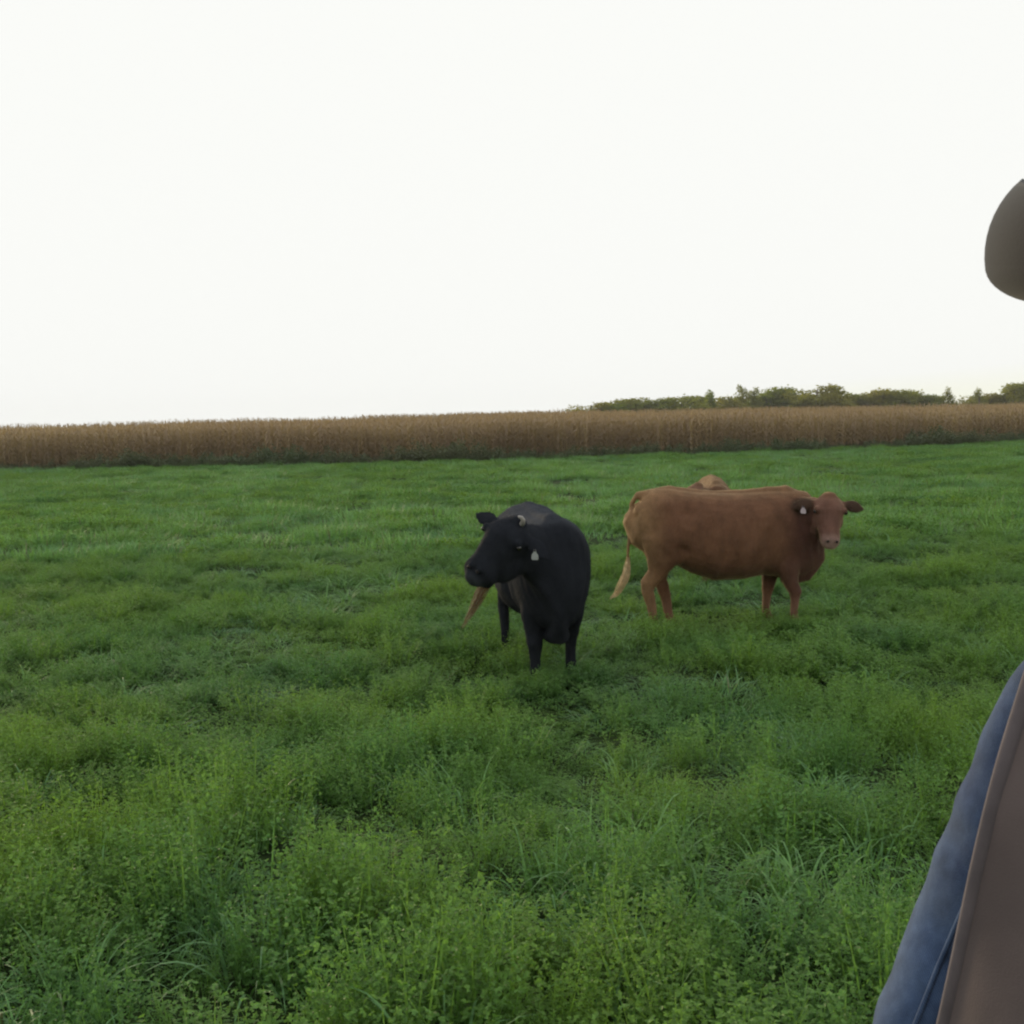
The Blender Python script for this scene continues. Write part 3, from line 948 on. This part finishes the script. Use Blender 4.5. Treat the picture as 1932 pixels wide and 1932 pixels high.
    # ear tag
    if tag_side is not None:
        base, dv = eb[0 if tag_side < 0 else 1]
        c = base + n_face * .020 + hd * .045
        dn = (hd if tag_drop is None else Vector(tag_drop)).normalized()
        bm = bmesh.new()
        Ft = Matrix((dn.cross(n_face).normalized(), n_face, dn)).transposed()
        outline = [(-.008, -.026), (.008, -.026), (.011, -.005), (.023, .010), (.025, .036), (.019, .046), (-.019, .046), (-.025, .036), (-.023, .010), (-.011, -.005)]
        vs = [bm.verts.new(c + Ft @ Vector((a, .002, b))) for a, b in outline]
        fa = bm.faces.new(vs)
        r2 = bmesh.ops.extrude_face_region(bm, geom=[fa])
        for q in r2['geom']:
            if isinstance(q, bmesh.types.BMVert): q.co -= Ft @ Vector((0, .005, 0))
        bmesh.ops.recalc_face_normals(bm, faces=bm.faces)
        m2 = bpy.data.meshes.new('ear_tag'); bm.to_mesh(m2); bm.free()
        tg = link('ear_tag', m2, tag_mat, root)
        bm = bmesh.new(); blob(bm, c + Ft @ Vector((0, .004, -.018)), (.008, .008, .008))
        m2 = bpy.data.meshes.new('tag_stud'); bm.to_mesh(m2); bm.free()
        link('tag_stud', m2, M['nostril'], tg)
    if horn:
        k = 1
        b0 = poll + hd * .0 + s * (.055 * k) - n_face * .01
        bm = bmesh.new()
        loft(bm, [(*b0, .020, .020), (*(b0 + s * .022 * k + n_face * .035), .018, .018), (*(b0 + s * .026 * k + n_face * .060 - hd * .010), .016, .016), (*(b0 + s * .012 * k + n_face * .078 - hd * .014), .013, .013), (*(b0 - s * .006 * k + n_face * .082 - hd * .010), .009, .009)], s, 10)
        m2 = bpy.data.meshes.new('horn'); bm.to_mesh(m2); bm.free(); m2.polygons.foreach_set('use_smooth', [True] * len(m2.polygons))
        link('horn', m2, M['horn'], root)
    return root


def mixv(a, b, t): return tuple(a[i] + (b[i] - a[i]) * t for i in range(3))


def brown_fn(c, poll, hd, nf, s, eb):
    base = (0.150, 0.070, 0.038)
    col = mixv(base, (0.078, 0.033, 0.025), ss(.48, .80, c.x) * ss(1.30, 1.05, c.z) * .9)  # dark neck and chest: coat tone with shade painted in
    col = mixv(col, (0.105, 0.050, 0.034), ss(.72, .56, c.z) * ss(-.35, -.2, c.x) * .6 * ss(.40, .50, c.z))  # shade under the belly, painted into the coat colour
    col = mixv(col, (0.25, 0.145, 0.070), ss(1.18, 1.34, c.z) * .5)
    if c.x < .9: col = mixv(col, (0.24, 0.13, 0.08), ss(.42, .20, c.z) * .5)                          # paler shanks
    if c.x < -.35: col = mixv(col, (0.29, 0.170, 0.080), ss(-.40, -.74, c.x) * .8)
    r = c - poll; t = r.dot(hd); q = r.dot(nf); sd_ = abs(r.dot(s))
    if r.length < .62 and c.x > .5 and t > -.1 and t < .6 and q > -.2 and sd_ < .14:
        col = mixv(col, (0.19, 0.095, 0.068), .6 * ss(-.05, .05, t))
        col = mixv(col, (0.30, 0.19, 0.155), ss(.33, .46, t))                                         # muzzle
        col = mixv(col, (0.06, 0.035, 0.03), ss(.505, .515, t) * ss(.545, .535, t) * ss(-.10, -.03, q))
    de = min((c - e[0]).length for e in eb)
    if de < .15:
        col = mixv(col, (0.050, 0.028, 0.018), ss(.13, .07, de) * ss(.10, .15, sd_) * .9)
    return col


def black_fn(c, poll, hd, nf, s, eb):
    col = mixv((0.0175, 0.0190, 0.0235), (0.042, 0.045, 0.053), ss(1.05, 1.28, c.z) * (1 - ss(.7, .9, c.x)) + .6 * ss(.22, .38, abs(c.y)) * ss(.6, .9, c.z) * (1 - ss(.6, .8, c.x)))  # greyer back and flanks: sky sheen painted into the black
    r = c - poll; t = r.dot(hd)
    if c.x > .4 and t > .45 and t < .60 and abs(r.dot(s)) < .1 and r.length < .62:
        col = mixv(col, (0.035, 0.038, 0.042), ss(.47, .52, t) * .8)
    if abs(c.y) < .13 and -.52 < c.x < -.2 and c.z < .56:
        col = mixv(col, (0.15, 0.11, 0.11), ss(.56, .50, c.z))
    return col


# brown cow, side on, head turned to the camera
bx = (1339 - 966) / 2071 * 10.15
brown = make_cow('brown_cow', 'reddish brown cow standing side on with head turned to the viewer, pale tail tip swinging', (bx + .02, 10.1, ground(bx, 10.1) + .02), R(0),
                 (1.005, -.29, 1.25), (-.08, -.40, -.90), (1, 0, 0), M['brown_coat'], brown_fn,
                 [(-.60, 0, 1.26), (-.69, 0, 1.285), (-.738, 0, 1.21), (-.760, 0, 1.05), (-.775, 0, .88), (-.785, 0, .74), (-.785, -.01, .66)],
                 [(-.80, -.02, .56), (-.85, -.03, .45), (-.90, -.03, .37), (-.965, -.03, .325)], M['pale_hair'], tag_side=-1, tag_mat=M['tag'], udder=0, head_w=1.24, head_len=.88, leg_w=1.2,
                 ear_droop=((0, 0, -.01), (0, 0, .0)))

# black cow walking towards the camera
by = 8.55
bgx = (1012 - 966) / 2071 * by
bang = math.atan2(-.985, .15)
bloc = Vector((bgx, by, ground(bgx, by)))
def to_local(wp): return (Matrix.Rotation(-bang, 3, 'Z') @ (Vector(wp) - bloc)) / .965
pollw = P(972, 982, 7.45)
hdw = Vector((-.315, -.19, -.34))
sw_ = Vector((.8, -.5, -.3))
Rl = Matrix.Rotation(-bang, 3, 'Z')
tailw = [P(914, 1108, 9.6), P(895, 1146, 9.6), P(870, 1188, 9.55)]
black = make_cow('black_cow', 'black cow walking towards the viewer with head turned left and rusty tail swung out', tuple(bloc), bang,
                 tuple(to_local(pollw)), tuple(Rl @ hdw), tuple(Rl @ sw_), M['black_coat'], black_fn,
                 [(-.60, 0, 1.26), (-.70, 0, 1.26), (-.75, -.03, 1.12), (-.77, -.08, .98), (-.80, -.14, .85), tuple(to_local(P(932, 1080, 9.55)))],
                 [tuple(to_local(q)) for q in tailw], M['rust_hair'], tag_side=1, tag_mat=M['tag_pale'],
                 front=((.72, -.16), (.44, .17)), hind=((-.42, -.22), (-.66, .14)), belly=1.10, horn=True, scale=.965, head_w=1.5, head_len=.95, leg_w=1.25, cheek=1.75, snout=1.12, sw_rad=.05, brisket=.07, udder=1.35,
                 neck_mid=None, ear_droop=((0, 0, .02), (0, 0, -.03)), tag_drop=tuple(Rl @ Vector((0, 0, -1))))

# third cow mostly hidden behind the brown one
tx = (1352 - 966) / 2071 * 13.4
tang = R(-97)
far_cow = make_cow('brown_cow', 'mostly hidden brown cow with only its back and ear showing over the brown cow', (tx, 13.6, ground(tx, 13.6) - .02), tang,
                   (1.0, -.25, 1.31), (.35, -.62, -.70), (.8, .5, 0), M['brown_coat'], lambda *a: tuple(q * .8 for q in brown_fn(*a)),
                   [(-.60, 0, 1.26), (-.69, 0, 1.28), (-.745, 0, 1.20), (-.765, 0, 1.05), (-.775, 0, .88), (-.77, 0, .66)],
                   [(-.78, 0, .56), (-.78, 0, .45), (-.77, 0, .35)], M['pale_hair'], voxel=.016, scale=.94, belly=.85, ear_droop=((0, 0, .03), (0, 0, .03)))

# ------------------------------------------------------------------ person at the right edge
M['skin'] = plain('skin', (0.42, 0.24, 0.17), 0.5, 0.4, 0.08, 25)
M['hat'] = plain('dark_felt', (0.038, 0.034, 0.032), 0.9, 0.1, 0.12, 12, 0.35, 0.15, 500, .0008)
M['denim'] = plain('blue_denim', (0.042, 0.068, 0.140), 0.85, 0.12, 0.25, 45, 0.5, 0.10, 700, .0008)
M['canvas'] = plain('brown_grey_canvas', (0.122, 0.093, 0.088), 0.9, 0.12, 0.15, 9, 0.4, 0.10, 600, .0008)
M['binding'] = plain('canvas_binding', (0.125, 0.102, 0.105), 0.85, 0.15, 0.15, 30, 0.4, 0.12, 600, .0008)
_nt = M['denim'].node_tree                    # faded patches and diagonal weave
_p = _nt.nodes['Principled BSDF']
_src = _p.inputs['Base Color'].links[0].from_socket
_tc = _nt.nodes.new('ShaderNodeTexCoord')
_no = N(_nt, 'ShaderNodeTexNoise', Scale=13.0, Detail=6.0, Roughness=0.7)
_nt.links.new(_tc.outputs['Object'], _no.inputs['Vector'])
_f = ramp(_nt, _no.outputs['Fac'], [(0.35, (0.72, 0.72, 0.75)), (0.68, (1.7, 1.6, 1.35))])
_wv = N(_nt, 'ShaderNodeTexWave', Scale=170.0, Distortion=1.5, Detail=2.0)
_mp = _nt.nodes.new('ShaderNodeMapping'); _mp.inputs['Rotation'].default_value = (0.5, 0.6, 0.3)
_nt.links.new(_tc.outputs['Object'], _mp.inputs[0]); _nt.links.new(_mp.outputs[0], _wv.inputs['Vector'])
_g = ramp(_nt, _wv.outputs['Fac'], [(0.2, (0.8, 0.8, 0.82)), (0.8, (1.25, 1.25, 1.2))])
_nt.links.new(mixc(_nt, 1.0, mixc(_nt, 1.0, _src, _f, 'MULTIPLY'), _g, 'MULTIPLY'), _p.inputs['Base Color'])
M['jeans'] = plain('dark_jeans', (0.03, 0.04, 0.07), 0.85, 0.2, 0.2, 40)
M['boot'] = plain('boot_leather', (0.06, 0.035, 0.02), 0.5, 0.4, 0.2, 20)
M['hair'] = plain('grey_brown_hair', (0.09, 0.06, 0.04), 0.6, 0.3, 0.3, 60)
M['button'] = plain('metal_button', (0.30, 0.27, 0.22), 0.35, 0.6, 0.1)
M['lip'] = plain('lips', (0.36, 0.15, 0.12), 0.5, 0.4, 0.05)
M['white_eye'] = plain('eye_white', (0.7, 0.68, 0.65), 0.2, 0.5, 0.0)
M['iris'] = plain('iris', (0.05, 0.035, 0.02), 0.15, 0.6, 0.0)


def make_person():
    root = tag(empty('person', (0.575, 0.82, ground(.575, .82)), R(-30)), 'person in dark felt hat, brown grey vest and denim shirt, cut off by right edge', 'person')
    def finish(bm, name, mat, vox=None, it=4, par=root):
        if vox: me = remeshed(bm, name, vox, it)
        else:
            me = bpy.data.meshes.new(name); bm.to_mesh(me); bm.free()
            me.polygons.foreach_set('use_smooth', [True] * len(me.polygons))
        return link(name, me, mat, par)
    root.scale = (1, 1, 1.008)
    # body: one continuous skin surface (head, neck, arms, hands, trunk, legs)
    bm = bmesh.new()
    hc = Vector((0, -.02, 1.655))
    loft(bm, [(0, -.035, 1.535, .030, .030), (0, -.042, 1.555, .054, .066), (0, -.033, 1.595, .067, .088), (0, -.028, 1.640, .073, .096), (0, -.018, 1.690, .074, .100), (0, -.014, 1.722, .064, .086), (0, -.012, 1.745, .042, .056)], (1, 0, 0), 22)
    loft(bm, [(0, -.125, 1.672, .010, .010), (0, -.138, 1.645, .012, .014), (0, -.150, 1.622, .017, .014), (0, -.130, 1.612, .018, .012)], (1, 0, 0), 10)          # nose
    blob(bm, (0, -.108, 1.560), (.024, .020, .018))                                                                                                                 # chin
    for k in (-1, 1):
        blob(bm, (k * .034, -.112, 1.682), (.024, .012, .008))
        blob(bm, (k * .042, -.088, 1.628), (.024, .020, .020))
        blob(bm, (k * .078, .000, 1.645), (.010, .020, .032))
    loft(bm, [(0, .02, 1.60, .055, .060), (0, .015, 1.52, .056, .060), (0, .01, 1.42, .070, .065)], (1, 0, 0), 16)
    loft(bm, [(0, 0, 1.38, .130, .075), (0, 0, 1.28, .150, .095), (0, 0, 1.12, .140, .095), (0, 0, .95, .155, .105), (0, 0, .88, .140, .10)], (1, 0, 0), 18)
    for k in (-1, 1):
        arm = [(k * .122, 0, 1.345, .040, .040), (k * .150, 0, 1.28, .040, .040), (k * .203, .01, 1.14, .036, .036), (k * .228, -.02, 1.06, .034, .034), (k * .272, -.07, .92, .030, .030), (k * .292, -.10, .84, .022, .030)]
        loft(bm, arm, (0, 1, 0), 14)
        pc = Vector((k * .300, -.115, .79))
        loft(bm, [(k * .297, -.105, .835, .030, .018), (*pc, .040, .016), (k * .303, -.125, .755, .038, .013)], (0, 1, 0), 12)
        for q, (oy, L) in enumerate(((-.030, .068), (-.010, .078), (.011, .073), (.030, .058))):
            b0 = Vector((k * .303, -.125 + oy, .757))
            loft(bm, [(*b0, .009, .009), (*(b0 + Vector((-k * .006, -.010, -L * .45))), .0085, .0085), (*(b0 + Vector((-k * .022, -.012, -L * .78))), .008, .008), (*(b0 + Vector((-k * .040, -.010, -L * .92))), .007, .007)], (0, 1, 0), 8)
        loft(bm, [(k * .298, -.135, .815, .012, .012), (k * .292, -.165, .785, .011, .011), (k * .286, -.178, .755, .009, .009)], (0, 1, 0), 8)
        loft(bm, [(k * .085, 0, .92, .085, .095), (k * .095, 0, .70, .070, .080), (k * .10, 0, .50, .052, .058), (k * .10, .01, .35, .050, .058), (k * .105, .02, .12, .034, .038), (k * .108, 0, .06, .036, .05)], (1, 0, 0), 14)
    finish(bm, 'body', M['skin'], .0065, 3)
    # face details
    for k in (-1, 1):
        bm = bmesh.new(); blob(bm, (k * .033, -.104, 1.662), (.0125, .0125, .0115)); e = finish(bm, 'eye', M['white_eye'])
        bm = bmesh.new(); blob(bm, (k * .033, -.1145, 1.662), (.0055, .003, .0055)); finish(bm, 'iris', M['iris'], par=e)
        bm = bmesh.new(); loft(bm, [(k * .014, -.121, 1.686, .004, .004), (k * .034, -.120, 1.691, .005, .004), (k * .054, -.106, 1.685, .003, .003)], (0, 0, 1), 8); finish(bm, 'eyebrow', M['hair'])
    bm = bmesh.new(); loft(bm, [(-.024, -.118, 1.588, .003, .004), (0, -.126, 1.590, .006, .005), (.024, -.118, 1.588, .003, .004)], (0, 0, 1), 8); finish(bm, 'mouth', M['lip'])
    bm = bmesh.new()
    loft(bm, [(0, .035, 1.585, .062, .050), (0, .030, 1.64, .074, .080), (0, .022, 1.69, .074, .080), (0, .010, 1.725, .062, .070)], (1, 0, 0), 16)
    finish(bm, 'hair', M['hair'], .008, 3)
    # denim shirt: trunk and sleeves in one piece, folds pressed in
    bm = bmesh.new()
    loft(bm, [(0, .01, 1.49, .064, .068), (0, .005, 1.43, .100, .080), (0, 0, 1.36, .145, .100), (0, 0, 1.27, .165, .115), (0, 0, 1.12, .165, .118), (0, 0, .93, .180, .125)], (1, 0, 0), 22)
    for k in (-1, 1):
        loft(bm, [(k * .095, 0, 1.375, .048, .055), (k * .132, 0, 1.335, .050, .060), (k * .158, 0, 1.26, .051, .060), (k * .201, .01, 1.13, .053, .060), (k * .238, -.015, 1.04, .051, .055), (k * .275, -.065, .93, .046, .046), (k * .287, -.085, .885, .042, .036)], (0, 1, 0), 18)
    sh = remeshed(bm, 'denim_shirt', .008, 4)
    displace(sh, lambda c, n: .007 * noise.noise(Vector((c.x * 16, c.y * 14, c.z * 7 + c.x * 9))) + .0045 * noise.noise(Vector((c.x * 9, c.y * 9, c.z * 22 + c.x * 14))) + .0022 * noise.noise(Vector((c.x * 26, c.y * 26, c.z * 12))))
    shirt = link('denim_shirt', sh, M['denim'], root)
    for k in (-1, 1):
        sp_ = []
        for (x_, y_, z_) in ((.115, -.045, 1.39), (.155, -.050, 1.33), (.185, -.052, 1.26), (.210, -.046, 1.19), (.232, -.040, 1.12), (.255, -.045, 1.04), (.280, -.08, .95)):
            hit, lc, nn_, _ = shirt.closest_point_on_mesh(Vector((k * x_, y_ * 1.1, z_)))
            if hit: sp_.append(lc + nn_ * .0008)
        bm = bmesh.new(); loft(bm, [(*q, .0022, .0022) for q in sp_], (0, 1, 0), 8); finish(bm, 'sleeve_seam', M['denim'], par=shirt)
    bm = bmesh.new()
    for k in (-1, 1):
        loft(bm, [(0, .058, 1.515, .007, .030), (k * .048, .035, 1.515, .007, .030), (k * .058, -.01, 1.505, .006, .028), (k * .04, -.055, 1.475, .005, .026), (k * .012, -.085, 1.455, .004, .012)], (k, -.3, 0.2), 10)
    finish(bm, 'collar', M['denim'], par=shirt)
    # vest: wide torso shell, cut open at neck, front and armholes
    bm = bmesh.new()
    loft(bm, [(0, .01, 1.485, .080, .080), (0, .005, 1.430, .145, .100), (0, 0, 1.382, .205, .118), (0, 0, 1.28, .235, .140), (0, 0, 1.12, .250, .150), (0, 0, .95, .262, .158), (0, 0, .84, .265, .160)], (1, 0, 0), 30)
    me = remeshed(bm, 'vest_raw', .009, 6)
    bm = bmesh.new(); bm.from_mesh(me); bpy.data.meshes.remove(me)
    def cut(co, no):
        bmesh.ops.bisect_plane(bm, geom=bm.verts[:] + bm.edges[:] + bm.faces[:], dist=1e-5, plane_co=co, plane_no=no, clear_outer=True)
    cut((0, 0, .86), (0, 0, -1))
    for co_, no_ in (((.050, 0, 1.30), (1, 0, -.35)), ((-.050, 0, 1.30), (-1, 0, -.35)), ((0, 0, 1.30), (0, 0, 1)), ((0, 0, 1.43), (0, 0, 1))):
        bmesh.ops.bisect_plane(bm, geom=bm.verts[:] + bm.edges[:] + bm.faces[:], dist=1e-5, plane_co=co_, plane_no=no_)
    dead = []
    for q in bm.faces:
        c = q.calc_center_median()
        if abs(c.x) < .050 + .35 * (c.z - 1.30) and ((c.y < 0 and c.z > 1.30) or c.z > 1.43): dead.append(q)
    bmesh.ops.delete(bm, geom=dead, context='FACES')
    for k in (-1, 1): cut(Vector((k * VX0, 0, 1.40)), Vector((1.0 * k, 0, VSL)))
    displ = lambda c: .014 * noise.noise(Vector((c.x * 12, c.y * 12, c.z * 3.0))) + .003 * noise.noise(Vector((c.x * 30, c.y * 30, c.z * 9)))
    bm.normal_update()
    for q in bm.verts: q.co += q.normal * displ(q.co)
    loops = [e for e in bm.edges if len(e.link_faces) == 1]
    arm_edges = [e for e in loops if all(abs(q.co.x) > .125 for q in e.verts) and all(q.co.z > .875 for q in e.verts)]
    # binding paths, ordered
    paths = []
    left = set(arm_edges)
    while left:
        e = left.pop(); path = [e.verts[0], e.verts[1]]
        for end in (1, 0):
            while True:
                cur = path[-1] if end else path[0]
                nx_ = [g for g in cur.link_edges if g in left]
                if not nx_: break
                g = nx_[0]; left.discard(g); o_ = g.other_vert(cur)
                if end: path.append(o_)
                else: path.insert(0, o_)
        paths.append([q.co.copy() for q in path])
    me = bpy.data.meshes.new('vest'); bm.to_mesh(me); bm.free()
    me.polygons.foreach_set('use_smooth', [True] * len(me.polygons))
    vest = link('vest', me, M['canvas'], root)
    sd_ = vest.modifiers.new('s', 'SOLIDIFY'); sd_.thickness = .004; sd_.offset = -1
    for pth in paths:
        if len(pth) < 12: continue
        pts = [pth[i] for i in range(0, len(pth), 2)]
        for _ in range(3):
            pts = [pts[0]] + [(pts[i - 1] + pts[i] * 2 + pts[i + 1]) / 4 for i in range(1, len(pts) - 1)] + [pts[-1]]
        bm = bmesh.new()
        loft(bm, [(*(q + Vector((0, 0, 0))), .0065, .0045) for q in pts], (1, .15, .1), 10)
        finish(bm, 'armhole_binding', M['binding'], par=vest)
        inn = []
        for q in pts[1:-1]:
            hit, loc_, nn_, _ = vest.closest_point_on_mesh(q - Vector((math.copysign(.017, q.x), 0, .004 if q.z > 1.38 else 0)))
            if hit: inn.append(loc_ + nn_ * .0008)
        bm = bmesh.new()
        loft(bm, [(*q, .0022, .0022) for q in inn], (1, .15, .1), 8)
        finish(bm, 'armhole_seam', M['binding'], par=vest)
    # zip band and buttons at the front
    bm = bmesh.new()
    loft(bm, [(0, -.138, 1.29, .014, .005), (0, -.142, 1.24, .014, .005), (0, -.150, 1.15, .014, .005), (0, -.160, .95, .014, .005), (0, -.162, .88, .014, .005)], (1, 0, 0), 10)
    finish(bm, 'button_placket', M['canvas'], par=vest)
    for z in (1.26, 1.17, 1.08, .99, .90):
        y_ = float(np.interp(z, [.9, 1.15, 1.33, 1.41], [-.168, -.156, -.142, -.115]))
        bm = bmesh.new(); blob(bm, (0, y_, z), (.008, .004, .008)); finish(bm, 'button', M['button'], par=vest)
    # jeans and boots
    bm = bmesh.new()
    loft(bm, [(0, 0, 1.0, .165, .115), (0, 0, .92, .180, .125), (0, 0, .84, .16, .115)], (1, 0, 0), 20)
    for k in (-1, 1):
        loft(bm, [(k * .088, 0, .90, .095, .11), (k * .098, 0, .70, .085, .095), (k * .103, 0, .50, .070, .075), (k * .105, .01, .30, .064, .07), (k * .108, .01, .09, .066, .075)], (1, 0, 0), 16)
    finish(bm, 'jeans', M['jeans'], .011, 4)
    for k in (-1, 1):
        bm = bmesh.new()
        loft(bm, [(k * .108, .02, .24, .050, .058), (k * .108, .02, .12, .046, .055), (k * .108, .01, .06, .045, .075)], (1, 0, 0), 14)
        loft(bm, [(k * .108, .07, .045, .034, .040), (k * .109, 0, .045, .042, .045), (k * .112, -.10, .040, .046, .036), (k * .113, -.17, .03, .036, .022)], (1, 0, 0), 14)
        bx_ = bmesh.ops.create_cube(bm, size=1, matrix=Matrix.Translation((k * .11, -.045, .008)) @ Matrix.Diagonal((.09, .27, .02, 1)))
        finish(bm, 'boot', M['boot'], .007, 3)
    # hat
    hat = empty('hat', HAT_LOC); hat.parent = root; hat.rotation_euler = HAT_ROT
    nA, nB = 128, 30
    v, f = [], []
    for layer in (0, 1):
        for i in range(nA):
            a = 2 * math.pi * i / nA
            ca, sa = math.cos(a), math.sin(a)
            for j in range(nB + 1):
                t = j / nB
                sidep = abs(ca) ** 1.6
                # brim section: flat at front and back, rolled up and over at the sides
                m_ = ss(0.08, 0.88, abs(ca)) * .72 + .28 * abs(ca) ** 2
                q = max(0.0, (t - .30) / .70)
                psi = q * 150.0
                xs_ = .045 * min(1, t / .30) + .060 * math.sin(R(psi))
                zs_ = .035 * (1 - math.cos(R(psi))) if psi < 90 else .034 + .068 * math.sin(R(psi - 90))
                xf_ = .105 * t
                zf_ = -(.010 if sa < 0 else .004) * t * t
                x_out = xf_ * (1 - m_) + xs_ * m_
                z = zf_ * (1 - m_) + zs_ * m_
                rx, ry = .082 + x_out, .102 + x_out * 1.05
                v.append((rx * ca, ry * sa, z - .0018 + .0036 * layer))
    W_ = nB + 1
    off = nA * W_
    for i in range(nA):
        i2 = (i + 1) % nA
        for j in range(nB):
            f.append((i * W_ + j, i * W_ + j + 1, i2 * W_ + j + 1, i2 * W_ + j))
            f.append((off + i * W_ + j, off + i2 * W_ + j, off + i2 * W_ + j + 1, off + i * W_ + j + 1))
        f.append((i * W_ + nB, off + i * W_ + nB, off + i2 * W_ + nB, i2 * W_ + nB))
        f.append((i * W_, i2 * W_, off + i2 * W_, off + i * W_))
    link('brim', raw_mesh('brim', v, f, True), M['hat'], hat)
    v, f = [], []
    prof = [(1.0, -.002), (1.0, .03), (.97, .07), (.90, .105), (.78, .122), (.55, .118), (.28, .100), (.05, .092)]
    for (r_, z) in prof:
        for i in range(48):
            a = 2 * math.pi * i / 48
            ca, sa = math.cos(a), math.sin(a)
            dent = .012 * max(0, (z - .06) / .06) * max(0, -sa) * abs(ca)
            v.append(((.088 - dent) * r_ * ca, .110 * r_ * sa, z + (.010 * sa if z > .09 else 0)))
    for j in range(len(prof) - 1):
        for i in range(48):
            f.append((j * 48 + i, j * 48 + (i + 1) % 48, (j + 1) * 48 + (i + 1) % 48, (j + 1) * 48 + i))
    f.append(tuple(range((len(prof) - 1) * 48, len(prof) * 48)))
    link('crown', raw_mesh('crown', v, f, True), M['hat'], hat)
    bm = bmesh.new()
    v, f = [], []
    for z, r_ in ((.002, .0902), (.022, .0906), (.022, .087), (.002, .087)):
        for i in range(48):
            a = 2 * math.pi * i / 48
            v.append((r_ * math.cos(a), (r_ + .02) * math.sin(a), z))
    for j in range(4):
        for i in range(48):
            f.append((j * 48 + i, j * 48 + (i + 1) % 48, ((j + 1) % 4) * 48 + (i + 1) % 48, ((j + 1) % 4) * 48 + i))
    bm.free()
    link('hat_band', raw_mesh('hat_band', v, f, True), M['boot'], hat)
    return root


VX0, VSL = 0.158, 0.205
HAT_LOC = (-.011, -.035, 1.674); HAT_ROT = (R(9), R(-3), 0)
HB_W, HB_ROLL, HB_UP = .118, .10, .085
make_person()

# ------------------------------------------------------------------ evening haze
v = [(x, y, z) for z in (-2.0, 14.0) for (x, y) in ((-420, -60), (420, -60), (420, 420), (-420, 420))]
hz = raw_mesh('haze', v, [(0, 3, 2, 1), (4, 5, 6, 7), (0, 1, 5, 4), (1, 2, 6, 5), (2, 3, 7, 6), (3, 0, 4, 7)])
mh = bpy.data.materials.new('haze'); mh.use_nodes = True
nt = mh.node_tree; nt.nodes.remove(nt.nodes['Principled BSDF'])
pv = nt.nodes.new('ShaderNodeVolumePrincipled')
pv.inputs['Color'].default_value = (0.92, 0.92, 0.88, 1)
pv.inputs['Density'].default_value = 0.0003
nt.links.new(pv.outputs[0], nt.nodes['Material Output'].inputs['Volume'])
tag(link('haze', hz, mh), 'thin pale evening haze over the pasture and corn', 'haze', kind='stuff')
